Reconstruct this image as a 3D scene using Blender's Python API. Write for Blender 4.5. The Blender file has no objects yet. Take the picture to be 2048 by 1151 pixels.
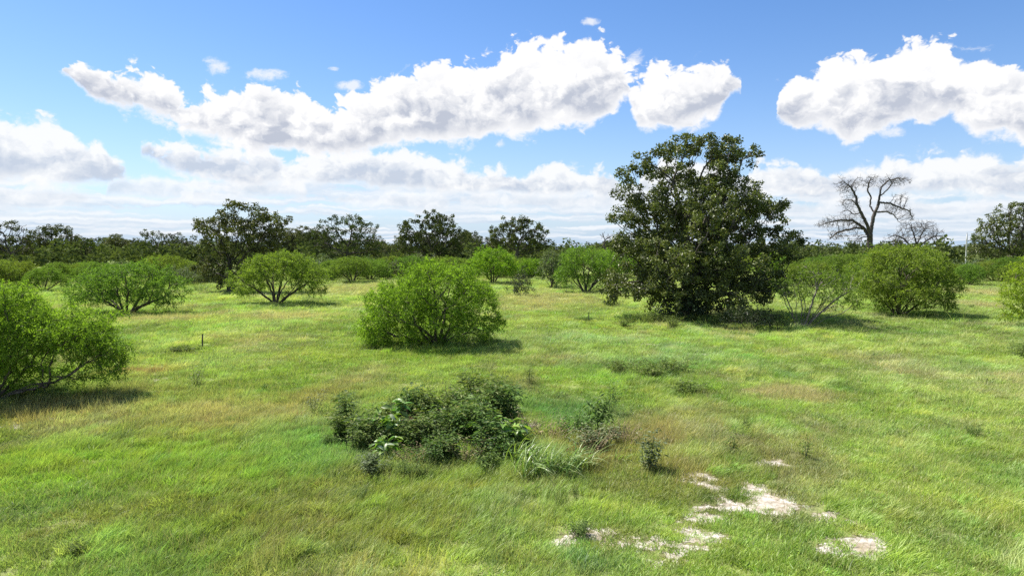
import bpy, math, time
import numpy as np
from math import radians as R
from mathutils import Vector

T0 = time.time()
SC = bpy.context.scene
COL = SC.collection
FPX, HZ, H = 1365.0, 497.0, 5.5            # focal length in photo pixels, horizon row, camera height
TH = math.atan((575.5 - HZ) / FPX)

# ------------------------------------------------------------------ camera, sun, exposure
cam_d = bpy.data.cameras.new('camera'); cam = bpy.data.objects.new('camera', cam_d); COL.objects.link(cam)
cam.location = (0, 0, H); cam.rotation_euler = (R(90) - TH, 0, 0)
cam_d.lens = 24.0; cam_d.sensor_width = 36.0; cam_d.clip_start = 0.1; cam_d.clip_end = 20000
SC.camera = cam
EXPO = 1.25
SUN_EL, SUN_AZ = 56.0, -57.0               # azimuth from the view direction (+Y), positive to the right
sd = bpy.data.lights.new('sun', 'SUN'); sun = bpy.data.objects.new('sun', sd); COL.objects.link(sun)
sd.energy = 4.6; sd.angle = R(0.5); sd.color = (1.0, 0.95, 0.86)
sv = Vector((math.sin(R(SUN_AZ)) * math.cos(R(SUN_EL)), math.cos(R(SUN_AZ)) * math.cos(R(SUN_EL)), math.sin(R(SUN_EL))))
sun.rotation_euler = sv.to_track_quat('Z', 'Y').to_euler()
SC.view_settings.view_transform = 'Standard'; SC.view_settings.look = 'None'
SC.view_settings.gamma = 1.0; SC.view_settings.use_curve_mapping = False
SC.view_settings.exposure = EXPO
SC.cycles.use_denoising = False
SC.cycles.max_bounces = 6; SC.cycles.diffuse_bounces = 3; SC.cycles.transmission_bounces = 4; SC.cycles.glossy_bounces = 2
SC.cycles.sample_clamp_indirect = 4.0

def ray(px, py):
    x = (px - 1024) / FPX; v = (575.5 - py) / FPX
    return np.array([x, math.cos(TH) + v * math.sin(TH), -math.sin(TH) + v * math.cos(TH)])
def at_depth(px, py, Y):                   # point on the vertical plane y = Y seen at that pixel
    d = ray(px, py); return np.array([0, 0, H]) + d * (Y / d[1])
def ground_at(px, py):
    d = ray(px, py); p = np.array([0, 0, H]) + d * (H / -d[2]); return p

# ------------------------------------------------------------------ shader expression helper
class E:
    def __init__(s, nt, sock): s.nt, s.s = nt, sock
    def _m(s, op, *o, clamp=False):
        n = s.nt.nodes.new('ShaderNodeMath'); n.operation = op; n.use_clamp = clamp
        for i, a in enumerate((s,) + o):
            if isinstance(a, E): s.nt.links.new(a.s, n.inputs[i])
            else: n.inputs[i].default_value = a
        return E(s.nt, n.outputs[0])
    def __add__(s, o): return s._m('ADD', o)
    def __radd__(s, o): return s._m('ADD', o)
    def __sub__(s, o): return s._m('SUBTRACT', o)
    def __rsub__(s, o): return (s * -1.0)._m('ADD', o)
    def __mul__(s, o): return s._m('MULTIPLY', o)
    def __rmul__(s, o): return s._m('MULTIPLY', o)
    def __truediv__(s, o): return s._m('DIVIDE', o)
    def mn(s, o): return s._m('MINIMUM', o)
    def mx(s, o): return s._m('MAXIMUM', o)
    def sat(s): return s._m('ADD', 0.0, clamp=True)
    def pw(s, o): return s._m('POWER', o)
    def step(s, a, b):                      # smoothstep
        n = s.nt.nodes.new('ShaderNodeMapRange'); n.interpolation_type = 'SMOOTHSTEP'
        s.nt.links.new(s.s, n.inputs[0]); n.inputs[1].default_value = a; n.inputs[2].default_value = b
        return E(s.nt, n.outputs[0])
def mixc(nt, f, a, b):
    n = nt.nodes.new('ShaderNodeMix'); n.data_type = 'RGBA'
    for k, v in ((0, f), (6, a), (7, b)):
        if isinstance(v, E): nt.links.new(v.s, n.inputs[k])
        elif k == 0: n.inputs[0].default_value = v
        else: n.inputs[k].default_value = (*v, 1)
    return E(nt, n.outputs[2])
def noise(nt, vec, scale, detail=2, rough=.5, lac=2.0, dim='3D', out=0):
    n = nt.nodes.new('ShaderNodeTexNoise'); n.noise_dimensions = dim
    if vec is not None: nt.links.new(vec.s, n.inputs['Vector'])
    n.inputs['Scale'].default_value = scale; n.inputs['Detail'].default_value = detail
    n.inputs['Roughness'].default_value = rough; n.inputs['Lacunarity'].default_value = lac
    return E(nt, n.outputs[out])
def vmath(nt, op, a, b):
    n = nt.nodes.new('ShaderNodeVectorMath'); n.operation = op
    for k, v in ((0, a), (1, b)):
        if isinstance(v, E): nt.links.new(v.s, n.inputs[k])
        else: n.inputs[k].default_value = v
    if op == 'SCALE': pass
    return E(nt, n.outputs[0])
def combine(nt, x, y, z):
    n = nt.nodes.new('ShaderNodeCombineXYZ')
    for k, v in enumerate((x, y, z)):
        if isinstance(v, E): nt.links.new(v.s, n.inputs[k])
        else: n.inputs[k].default_value = v
    return E(nt, n.outputs[0])

# ------------------------------------------------------------------ the sky with its clouds
def build_world():
    w = bpy.data.worlds.new('World'); SC.world = w; w.use_nodes = True
    nt = w.node_tree; nt.nodes.clear()
    out = nt.nodes.new('ShaderNodeOutputWorld'); bg = nt.nodes.new('ShaderNodeBackground')
    nt.links.new(bg.outputs[0], out.inputs[0]); bg.inputs[1].default_value = SKY_STRENGTH
    sky = nt.nodes.new('ShaderNodeTexSky'); sky.sky_type = 'NISHITA'; sky.sun_disc = False
    sky.sun_elevation = R(SUN_EL); sky.sun_rotation = R(SUN_AZ)
    sky.air_density = 1.0; sky.dust_density = 0.25; sky.ozone_density = 2.2; sky.altitude = 100
    skyc = E(nt, sky.outputs[0])
    tc = nt.nodes.new('ShaderNodeTexCoord'); D = E(nt, tc.outputs['Generated'])
    sp = nt.nodes.new('ShaderNodeSeparateXYZ'); nt.links.new(D.s, sp.inputs[0])
    x, y, z = (E(nt, sp.outputs[i]) for i in range(3))
    az = x._m('ARCTAN2', y)
    te = z / (x * x + y * y).pw(0.5)
    def azel(px, py):
        d = ray(px, py); return math.atan2(d[0], d[1]), d[2] / math.hypot(d[0], d[1])
    A0, A1, TM = -0.85, 0.85, 0.42
    u = (az - A0) / (A1 - A0)
    def curve(pts, lo):
        n = nt.nodes.new('ShaderNodeFloatCurve'); m = n.mapping; m.extend = 'HORIZONTAL'
        c = m.curves[0]
        q = []
        for px, py in pts:
            a, t = azel(px, 575)[0], azel(px, py)[1]
            q.append(((a - A0) / (A1 - A0), t / TM))
        q = sorted(q)
        q = [(0.0, lo)] + [p for p in q if 0.002 < p[0] < 0.998] + [(1.0, lo)]
        c.points[0].location = q[0]; c.points[1].location = q[-1]
        for p in q[1:-1]:
            c.points.new(*p)
        for p in c.points: p.handle_type = 'AUTO_CLAMPED'
        m.update()
        nt.links.new(u.s, n.inputs['Value'])
        return E(nt, n.outputs[0]) * TM
    # relief noises shared by the layers
    P = combine(nt, az * 1.0, te * 1.2, 0.0)
    wn = nt.nodes.new('ShaderNodeTexNoise'); nt.links.new(P.s, wn.inputs['Vector']); wn.inputs['Scale'].default_value = 24
    wn.inputs['Detail'].default_value = 5; wn.inputs['Roughness'].default_value = .6
    sub = vmath(nt, 'SUBTRACT', E(nt, wn.outputs[1]), (0.5, 0.5, 0.5))
    sc = vmath(nt, 'MULTIPLY', sub, (0.040, 0.040, 0.040))
    PW = vmath(nt, 'ADD', P, sc)
    def fb(vec, s, d, r=.58): return noise(nt, vec, s, d, r) - 0.5
    def billow(vec, s):
        n = nt.nodes.new('ShaderNodeTexVoronoi'); n.feature = 'SMOOTH_F1'; n.voronoi_dimensions = '2D'
        nt.links.new(vec.s, n.inputs['Vector']); n.inputs['Scale'].default_value = s
        n.inputs['Detail'].default_value = 3; n.inputs['Roughness'].default_value = .6
        n.inputs['Smoothness'].default_value = .5
        return E(nt, n.outputs['Distance'])
    nbig = fb(P, 8, 2, .5); nshade = fb(PW, 13, 4, .5); nmid = fb(PW, 24, 8, .60); nfine = fb(PW, 90, 5, .6)
    bl = billow(PW, 22)
    off = vmath(nt, 'ADD', PW, (-0.008, 0.012, 0.0))
    bl2 = billow(off, 22); nmid2 = fb(off, 24, 5, .55)
    relief = (bl2 - bl) * 0.35 + (nmid - nmid2) * 1.1
    W0 = CLOUD_WHITE
    hs = nt.nodes.new('ShaderNodeHueSaturation'); nt.links.new(skyc.s, hs.inputs['Color']); hs.inputs['Saturation'].default_value = 1.24; hs.inputs['Value'].default_value = .86
    col = vmath(nt, 'MULTIPLY', E(nt, hs.outputs[0]), (1.04, 0.98, 1.08))
    hz = (te.mx(0.0) / 0.085 * -1.0)._m('EXPONENT') * 0.95
    col = mixc(nt, hz, col, (0.42 * W0, 0.62 * W0, 0.88 * W0))
    # ---- low flattened rows all round the horizon, and loose puffs where no big cloud is modelled
    lt = (te.mx(0.0) + 0.022)._m('LOGARITHM', 2.718)
    Q = combine(nt, az * 5.5, lt * 5.0, 3.7)
    Q = vmath(nt, 'ADD', Q, vmath(nt, 'MULTIPLY', sub, (0.9, 1.2, 0.0)))
    qn = noise(nt, Q, 1.0, 7, .55); qn2 = noise(nt, vmath(nt, 'ADD', Q, (0.0, 0.30, 0.0)), 1.0, 7, .55)
    cov = te.step(0.125, 0.075) * 0.275 - 0.19
    far = az._m('ABSOLUTE').step(0.80, 0.95)
    cov = cov + far * te.step(0.06, 0.14) * 0.20
    qa = (qn + cov).step(0.48, 0.62) * te.step(-0.002, 0.012) * 0.85
    qs = ((qn - qn2) * 3.0 + 0.66).sat()
    qcol = mixc(nt, qs, (0.50 * W0, 0.64 * W0, 0.82 * W0), (0.95 * W0, 0.98 * W0, 1.02 * W0))
    col = mixc(nt, qa, col, qcol)
    def layer(col, top, bot, amp_t, amp_b, soft, maxa, base, topc, grey=1.0):
        ct, cb = curve(top, 0.0), curve(bot, 0.05)
        th = ct - cb
        s1 = ct - te + .009 + (0.40 - bl) * amp_t + nmid * amp_t * 1.2 + nfine * amp_t * .28
        s2 = te - cb + .018 + nmid * amp_b * 1.6 + nbig * amp_b + (0.35 - bl) * amp_b * .5 + nfine * .005
        s = s1.mn(s2) - th.step(.010, -.004) * .03
        a1 = s1.mn(s2 + .01).step(-.002, soft); a2 = s.step(-.004, soft * 1.4)
        a = (a1 * a2) * maxa
        t = (te - cb) / th.mx(0.02)
        dark = (1.0 - t.step(0.10, 0.80)) * 0.80 + nshade * 2.6 - 0.20 - relief * 1.9
        tn = th.mx(0.03)
        dark = (dark * (s1 / tn).step(0.05, 0.42) * (s2 / tn).step(0.0, 0.30) * grey).sat()
        dark = dark * .85
        return mixc(nt, a, col, mixc(nt, dark, topc, base))
    w = lambda a, b, c: (a * W0, b * W0, c * W0)
    # lower rows (F), then middle rows (C, D, E), then the big cumulus (A, A2, B)
    F1t = [(-400, 380), (-40, 366), (90, 368), (160, 376), (212, 385), (218, 366), (262, 344), (350, 352), (500, 352), (600, 360), (624, 380), (630, 384), (720, 386), (760, 384), (830, 380), (900, 388), (915, 392), (920, 386), (1000, 378), (1060, 386), (1150, 380), (1240, 370), (1300, 380), (1480, 390), (1550, 395), (1700, 402), (1800, 395), (1900, 400), (2100, 390), (2300, 400)]
    F1b = [(-400, 388), (-40, 392), (90, 396), (160, 392), (212, 385), (218, 374), (300, 378), (420, 381), (600, 378), (624, 380), (630, 384), (720, 400), (780, 404), (890, 400), (915, 392), (920, 396), (1000, 404), (1060, 402), (1150, 404), (1240, 400), (1300, 402), (1480, 410), (1600, 412), (1750, 416), (1900, 412), (2100, 410), (2300, 405)]
    col = layer(col, F1t, F1b, .014, .010, .010, .85, w(.62, .71, .83), w(.97, .99, 1.02), .8)
    C1t = [(-300, 250), (-50, 205), (0, 208), (60, 222), (130, 232), (155, 262), (175, 274), (222, 292), (245, 322), (268, 333), (276, 345), (282, 300), (300, 284), (345, 276), (420, 285), (520, 292), (600, 292), (700, 290), (780, 287), (860, 300), (940, 318), (1000, 332), (1045, 345), (1070, 322), (1120, 316), (1180, 325), (1230, 345), (1250, 366),
           (1300, 330), (1330, 310), (1420, 312), (1485, 325), (1520, 312), (1600, 320), (1640, 336), (1700, 318), (1745, 326), (1770, 312), (1850, 298), (1950, 301), (2048, 306), (2300, 320)]
    C1b = [(-300, 345), (0, 350), (90, 352), (200, 350), (262, 340), (276, 345), (282, 300), (335, 322), (450, 350), (560, 356), (700, 356), (800, 364), (950, 373), (1045, 372), (1100, 375), (1235, 374), (1250, 366),
           (1300, 372), (1420, 375), (1540, 380), (1620, 382), (1700, 374), (1800, 373), (2048, 372), (2300, 372)]
    col = layer(col, C1t, C1b, .024, .016, .010, .96, w(.52, .60, .74), w(.99, 1.0, 1.01), 1.0)
    A1t = [(60, 140), (100, 124), (150, 116), (200, 126), (260, 124), (330, 140), (400, 168), (450, 172), (520, 162), (580, 160), (640, 178), (720, 186), (745, 160), (800, 132), (870, 112), (950, 108), (990, 98), (1010, 76), (1050, 74), (1120, 72), (1180, 62), (1215, 72), (1238, 100), (1250, 148), (1268, 132), (1300, 118), (1340, 114), (1370, 128), (1400, 120), (1440, 118), (1462, 132), (1476, 156), (1486, 215),
           (1530, 255), (1545, 190), (1560, 150), (1600, 130), (1640, 116), (1700, 100), (1760, 88), (1800, 76), (1870, 74), (1900, 84), (1950, 80), (2000, 98), (2048, 112), (2110, 150), (2180, 200), (2260, 270)]
    A1b = [(60, 138), (100, 127), (150, 142), (200, 180), (260, 212), (330, 232), (400, 255), (480, 280), (560, 292), (640, 300), (720, 297), (800, 287), (860, 280), (950, 278), (985, 262), (1060, 258), (1100, 243), (1180, 240), (1212, 226), (1234, 200), (1250, 186), (1264, 226), (1300, 248), (1340, 240), (1400, 234), (1440, 204), (1466, 162), (1486, 215),
           (1530, 255), (1545, 238), (1620, 240), (1660, 258), (1700, 277), (1730, 260), (1800, 232), (1880, 222), (1910, 244), (1950, 264), (2048, 268), (2180, 262), (2260, 270)]
    A1t = sorted(p for p in A1t if p[0] not in (1250, 1262)) ; A1b = sorted((px, py - (25 if px in (1486, 1530) else 0)) for px, py in A1b)
    col = layer(col, A1t, A1b, .033, .026, .0065, 1.0, w(.46, .51, .63), w(1.01, 1.01, 1.02), 1.15)
    # small detached puffs
    pf = None
    for px, py, rx, ry in ((437, 132, 26, 17), (1180, 42, 18, 9), (1000, 287, 14, 9), (700, 170, 26, 10), (545, 150, 40, 14), (985, 195, 8, 6), (1555, 158, 14, 8), (1272, 112, 16, 22), (1700, 268, 30, 13), (1792, 264, 22, 12), (670, 138, 10, 5)):
        a, t = azel(px, py); e = math.cos(a)
        g = 1.0 - ((az - a) / (rx / FPX))._m('POWER', 2.0) - ((te - t) / (ry / FPX))._m('POWER', 2.0)
        pf = g if pf is None else pf.mx(g)
    pa = (pf.mx(-3.0) * 0.5 + nmid * 4.0 + 0.05).step(0.0, 0.9) * 0.8
    col = mixc(nt, pa, col, w(.97, .98, 1.0))
    nt.links.new(col.s, bg.inputs[0])
SKY_STRENGTH = 0.075
CLOUD_WHITE = 1.0 / (SKY_STRENGTH * 2 ** EXPO)
build_world()

# ------------------------------------------------------------------ object helpers
def mesh_np(name, V, F, mats, attrs=None, smooth=False, mat_idx=None):
    """V (n,3); F list of (m,k) int arrays"""
    if not isinstance(F, list): F = [F]
    F = [f for f in F if len(f)]
    me = bpy.data.meshes.new(name)
    V = np.asarray(V, np.float32); me.vertices.add(len(V)); me.vertices.foreach_set('co', V.ravel())
    loops = np.concatenate([f.ravel() for f in F]).astype(np.int32)
    tot = np.concatenate([np.full(len(f), f.shape[1], np.int32) for f in F])
    me.loops.add(len(loops)); me.loops.foreach_set('vertex_index', loops)
    me.polygons.add(len(tot)); st = np.zeros(len(tot), np.int32); st[1:] = np.cumsum(tot)[:-1]
    me.polygons.foreach_set('loop_start', st); me.polygons.foreach_set('loop_total', tot)
    me.polygons.foreach_set('use_smooth', np.full(len(tot), smooth))
    for m in (mats if isinstance(mats, (list, tuple)) else [mats]): me.materials.append(m)
    if mat_idx is not None: me.polygons.foreach_set('material_index', np.asarray(mat_idx, np.int32))
    for k, (dom, typ, arr) in (attrs or {}).items():
        at = me.attributes.new(k, typ, dom)
        at.data.foreach_set({'FLOAT': 'value', 'FLOAT_COLOR': 'color', 'FLOAT_VECTOR': 'vector', 'INT': 'value'}[typ], np.asarray(arr, np.int32 if typ == 'INT' else np.float32).ravel())
    me.update(calc_edges=True)
    return me
def link(name, data, parent=None, loc=None, **props):
    o = bpy.data.objects.new(name, data); COL.objects.link(o)
    if parent is not None: o.parent = parent
    if loc is not None: o.location = loc
    for k, v in props.items():
        if v is not None: o[k] = v
    return o
def thing(name, label, cat, loc, group=None):
    return link(name, None, None, tuple(loc), label=label, category=cat, group=group)
def copy_thing(root, loc, scale, rotz, label, group=None):
    c = root.copy(); COL.objects.link(c); c.location = tuple(loc); c.scale = (scale,) * 3 if np.isscalar(scale) else scale
    c.rotation_euler = (0, 0, rotz); c['label'] = label
    if group: c['group'] = group
    elif 'group' in c.keys(): del c['group']
    for ch in list(root.children):
        k = ch.copy(); COL.objects.link(k); k.parent = c
        for g in ch.children:
            d = g.copy(); COL.objects.link(d); d.parent = k
    return c
def norm(v): return v / np.maximum(np.linalg.norm(v, axis=-1, keepdims=True), 1e-9)

# ------------------------------------------------------------------ value noise for layout
class VN:
    def __init__(s, seed):
        s.t = np.random.default_rng(seed).random((256, 256))
    def __call__(s, x, y):
        xi = np.floor(x).astype(int); yi = np.floor(y).astype(int); fx = x - xi; fy = y - yi
        fx = fx * fx * (3 - 2 * fx); fy = fy * fy * (3 - 2 * fy)
        g = lambda a, b: s.t[a & 255, b & 255]
        return (g(xi, yi) * (1 - fx) + g(xi + 1, yi) * fx) * (1 - fy) + (g(xi, yi + 1) * (1 - fx) + g(xi + 1, yi + 1) * fx) * fy
    def fbm(s, x, y, sc, oc=4, rough=.55):
        v = 0; a = 1; t = 0
        for k in range(oc):
            v = v + a * s(x * sc + 17.3 * k, y * sc + 9.1 * k); t += a; a *= rough; sc *= 2.03
        return v / t
vn = [VN(i) for i in range(11, 19)]
def ss(a, b, x):
    t = np.clip((x - a) / (b - a), 0, 1); return t * t * (3 - 2 * t)
def gz(x, y):
    x = np.asarray(x, float); y = np.asarray(y, float)
    return (vn[0].fbm(x, y, 1 / 22., 3) - .5) * 0.5 * ss(6, 16, np.hypot(x, y)) * (1 - ss(200, 500, np.hypot(x, y))) + (vn[1].fbm(x, y, 1 / 3.5, 3) - .5) * 0.30
def gp(px, py):
    p = ground_at(px, py); p[2] = float(gz(p[0], p[1])); return p

# ------------------------------------------------------------------ materials
def newmat(name):
    m = bpy.data.materials.new(name); m.use_nodes = True; nt = m.node_tree; nt.nodes.clear()
    out = nt.nodes.new('ShaderNodeOutputMaterial'); return m, nt, out
def attr(nt, name, typ='GEOMETRY', out=2):
    n = nt.nodes.new('ShaderNodeAttribute'); n.attribute_type = typ; n.attribute_name = name
    return E(nt, n.outputs[out])
def leaf_mat(name, dark, light, odd, trans=.35, gloss=.05, rough=.5, tcol=(1.15, 1.25, .5), objvar=.25):
    m, nt, out = newmat(name)
    v = attr(nt, 'v')
    c = mixc(nt, v.step(0.0, 0.9), dark, light)
    c = mixc(nt, v.step(.93, 1.0), c, odd)
    oi = nt.nodes.new('ShaderNodeObjectInfo'); rnd = E(nt, oi.outputs['Random'])
    hs = nt.nodes.new('ShaderNodeHueSaturation'); nt.links.new(c.s, hs.inputs['Color'])
    nt.links.new((rnd * objvar + (1 - objvar / 2)).s, hs.inputs['Value'])
    nt.links.new(((rnd * 7.3)._m('FRACT') * (0.18 * objvar) + (0.5 - 0.088 * objvar)).s, hs.inputs['Hue'])
    c = E(nt, hs.outputs[0])
    d = nt.nodes.new('ShaderNodeBsdfDiffuse'); nt.links.new(c.s, d.inputs[0])
    t = nt.nodes.new('ShaderNodeBsdfTranslucent')
    tc = vmath(nt, 'MULTIPLY', c, tcol); nt.links.new(tc.s, t.inputs[0])
    mx = nt.nodes.new('ShaderNodeMixShader'); mx.inputs[0].default_value = trans
    nt.links.new(d.outputs[0], mx.inputs[1]); nt.links.new(t.outputs[0], mx.inputs[2])
    g = nt.nodes.new('ShaderNodeBsdfGlossy'); g.inputs['Roughness'].default_value = rough; g.inputs[0].default_value = (1, 1, 1, 1)
    m2 = nt.nodes.new('ShaderNodeMixShader'); m2.inputs[0].default_value = gloss * .5
    nt.links.new(mx.outputs[0], m2.inputs[1]); nt.links.new(g.outputs[0], m2.inputs[2])
    nt.links.new(m2.outputs[0], out.inputs[0]); return m
def bark_mat(name, a, b, scale=7.0):
    m, nt, out = newmat(name)
    p = nt.nodes.new('ShaderNodeBsdfPrincipled'); p.inputs['Roughness'].default_value = .9
    tc = nt.nodes.new('ShaderNodeTexCoord'); ob = E(nt, tc.outputs['Object'])
    q = vmath(nt, 'MULTIPLY', ob, (1, 1, .25))
    n = noise(nt, q, scale, 6, .65); n2 = noise(nt, ob, 1.3, 3, .6)
    c = mixc(nt, n.step(.35, .7), a, b)
    c = mixc(nt, n2.step(.5, .7) * .5, c, tuple(np.array(b) * 1.25))
    nt.links.new(c.s, p.inputs['Base Color'])
    bp = nt.nodes.new('ShaderNodeBump'); bp.inputs['Strength'].default_value = .7; bp.inputs['Distance'].default_value = .06
    nt.links.new(n.s, bp.inputs['Height']); nt.links.new(bp.outputs[0], p.inputs['Normal'])
    nt.links.new(p.outputs[0], out.inputs[0]); return m
M = {}
M['oak_leaf'] = leaf_mat('oak_leaf', (.032, .044, .012), (.150, .175, .042), (.17, .17, .05), .25, .055, .42)
M['far_leaf_hazed'] = leaf_mat('distant_oak_leaf_hazed', (.038, .050, .020), (.130, .150, .055), (.15, .16, .06), .20, 0.0)  # treeline leaves: lightened colour, with distance haze painted into it
M['mesq_leaf'] = leaf_mat('mesquite_leaf', (.070, .118, .022), (.210, .290, .048), (.28, .34, .10), .45, .015)
M['mesq_leaf_fresh'] = leaf_mat('fresh_mesquite_leaf', (.082, .150, .020), (.250, .385, .045), (.32, .42, .10), .50, .012, objvar=.02)
M['mesq_leaf_hot'] = leaf_mat('yellow_mesquite_leaf', (.10, .17, .018), (.26, .36, .035), (.36, .36, .08), .45, .015)
M['grey_leaf'] = leaf_mat('grey_brush_leaf', (.07, .10, .04), (.17, .21, .10), (.25, .25, .15), .30, .03)
M['juniper_leaf'] = leaf_mat('juniper_leaf', (.020, .036, .014), (.06, .085, .03), (.09, .10, .05), .15, .05)
M['weed_leaf'] = leaf_mat('weed_leaf', (.040, .080, .020), (.165, .240, .055), (.26, .28, .12), .38, .02)
M['broad_leaf'] = leaf_mat('broad_leaf', (.09, .17, .03), (.20, .34, .07), (.42, .48, .30), .35, .06, .4)
M['sedge_leaf'] = leaf_mat('sedge_leaf', (.09, .16, .035), (.21, .31, .08), (.36, .42, .20), .35, .05, .4)
M['dry_leaf'] = leaf_mat('dry_leaf', (.14, .10, .05), (.30, .23, .13), (.4, .33, .2), .2, .02)
M['oak_bark'] = bark_mat('oak_bark', (.035, .030, .025), (.11, .095, .08))
M['dead_bark'] = bark_mat('dead_bark', (.030, .025, .022), (.105, .088, .076))
M['pale_twig'] = bark_mat('pale_twig', (.12, .10, .085), (.30, .27, .23))
M['mesq_bark'] = bark_mat('mesquite_bark', (.045, .035, .028), (.15, .12, .095))
M['weed_stem'] = bark_mat('weed_stem', (.06, .08, .03), (.13, .14, .06))
M['dry_stem'] = bark_mat('dry_stem', (.20, .15, .09), (.35, .28, .18))
M['steel'] = bark_mat('painted_steel', (.05, .055, .045), (.11, .10, .08), 20)
M['pole_grey'] = bark_mat('galvanised_pole', (.30, .31, .32), (.45, .46, .47), 12)

# ------------------------------------------------------------------ leaves
def leaf_quads(P, A, Nn, L, W, fold=.25):
    A = norm(A); B = norm(np.cross(Nn, A)); Nn = np.cross(A, B)
    L = np.broadcast_to(np.asarray(L, float).reshape(-1, 1), (len(P), 1)); W = np.broadcast_to(np.asarray(W, float).reshape(-1, 1), (len(P), 1))
    v = np.stack([P, P + A * L * .5 + B * W * .5 + Nn * W * fold, P + A * L, P + A * L * .5 - B * W * .5 + Nn * W * fold], 1)
    f = np.arange(len(P) * 4).reshape(-1, 4)
    return v.reshape(-1, 3), f
def clump_leaves(rng, C, rad, n, L, W, flat=.75, up=.35):
    """rounded clusters of leaves round each centre"""
    k = len(C); nn = k * n
    d = norm(rng.normal(size=(nn, 3))); r = rng.random((nn, 1)) ** .45
    cr = np.repeat(np.broadcast_to(rad, k), n).reshape(-1, 1) * rng.uniform(.75, 1.15, (nn, 1))
    P = np.repeat(C, n, 0) + d * r * cr * np.array([1, 1, flat])
    N_ = norm(d * 1.0 + rng.normal(size=(nn, 3)) * .42 + np.array([0, 0, up]))
    A = norm(np.cross(N_, rng.normal(size=(nn, 3))) + d * .25)
    V, F = leaf_quads(P, A, N_, L * rng.uniform(.7, 1.3, nn), W * rng.uniform(.7, 1.3, nn))
    cv = np.repeat(rng.random(k), n)
    v = np.clip(cv * .45 + rng.random(nn) * .5, 0, .92); v[rng.random(nn) < .02] = 1
    return V, F, v
def spray_leaves(rng, C, Dv, n_spray, n_leaf, SL, L, W, droop=.25, spread=.9):
    """feathery sprays: leaflets set along short drooping rachises"""
    k = len(C) * n_spray
    C = np.repeat(C, n_spray, 0); Dv = np.repeat(Dv, n_spray, 0)
    d = norm(Dv * .6 + rng.normal(size=(k, 3)) * spread * .7 + np.array([0, 0, -droop * .4 + .1]))
    sl = SL * rng.uniform(.6, 1.3, (k, 1))
    t = np.tile((np.arange(n_leaf) + .5) / n_leaf, k).reshape(-1, 1)
    C = np.repeat(C, n_leaf, 0); dd = np.repeat(d, n_leaf, 0); sl = np.repeat(sl, n_leaf, 0)
    P = C + dd * sl * t + np.array([0, 0, -1]) * droop * sl * t * t + rng.normal(size=(len(C), 3)) * .012
    side = norm(np.cross(dd, rng.normal(size=(len(C), 3))))
    A = norm(dd * .7 + side * .8 + np.array([0, 0, -.35 * droop]) + rng.normal(size=side.shape) * .2)
    N_ = norm(np.array([0, 0, 1.0]) + rng.normal(size=A.shape) * .7)
    V, F = leaf_quads(P, A, N_, L * rng.uniform(.7, 1.3, len(P)), W * rng.uniform(.7, 1.3, len(P)), .1)
    v = np.clip(np.repeat(rng.random(k), n_leaf) * .5 + rng.random(len(P)) * .42, 0, .92); v[rng.random(len(P)) < .012] = 1
    return V, F, v

# ------------------------------------------------------------------ branching
def colonize(rng, A, pos, par, step, kill, infl, iters=90, jit=.25, trop=(0, 0, .0), inertia=.35, maxn=9000):
    P = np.zeros((maxn, 3)); n = len(pos); P[:n] = pos; par = list(par)
    PD = np.zeros((maxn, 3))
    for i in range(n):
        if par[i] >= 0: PD[i] = norm(P[i] - P[par[i]])
    cc = np.zeros(maxn, int)
    for p in par:
        if p >= 0: cc[p] += 1
    D = np.linalg.norm(A[:, None] - P[None, :n], axis=2); ni = D.argmin(1); nd = D.min(1)
    trop = np.array(trop)
    for it in range(iters):
        if not len(A): break
        act = nd < infl
        if it < 12 and act.sum() < 5: act = nd <= np.sort(nd)[min(8, len(nd) - 1)]
        if not act.any(): break
        ix = ni[act]; v = norm(A[act] - P[ix])
        acc = np.zeros((n, 3)); np.add.at(acc, ix, v); u = np.unique(ix); u = u[cc[u] < 3]
        if not len(u): break
        d = norm(acc[u] ) + jit * rng.normal(size=(len(u), 3)) + trop + inertia * PD[u]
        d = norm(d)
        new = P[u] + step * rng.uniform(.7, 1.2, (len(u), 1)) * d
        m = len(u)
        if n + m > maxn: break
        P[n:n + m] = new; PD[n:n + m] = d; par += u.tolist(); cc[u] += 1
        Dn = np.linalg.norm(A[:, None] - new[None], axis=2); j = Dn.argmin(1); dn = Dn.min(1)
        b = dn < nd; nd = np.where(b, dn, nd); ni = np.where(b, n + j, ni)
        n += m
        keep = nd > kill; A = A[keep]; nd = nd[keep]; ni = ni[keep]
    return P[:n], np.array(par)
def radii(par, tip, expo=2.3, base=None):
    n = len(par); acc = np.zeros(n); r = np.zeros(n)
    for i in range(n - 1, -1, -1):
        r[i] = tip if acc[i] == 0 else acc[i] ** (1 / expo)
        if par[i] >= 0: acc[par[i]] += r[i] ** expo
    if base:
        r0 = r[par < 0].max(); k = math.log(base / tip) / max(math.log(r0 / tip), 1e-6)
        r = tip * (r / tip) ** k
    return r
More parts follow.
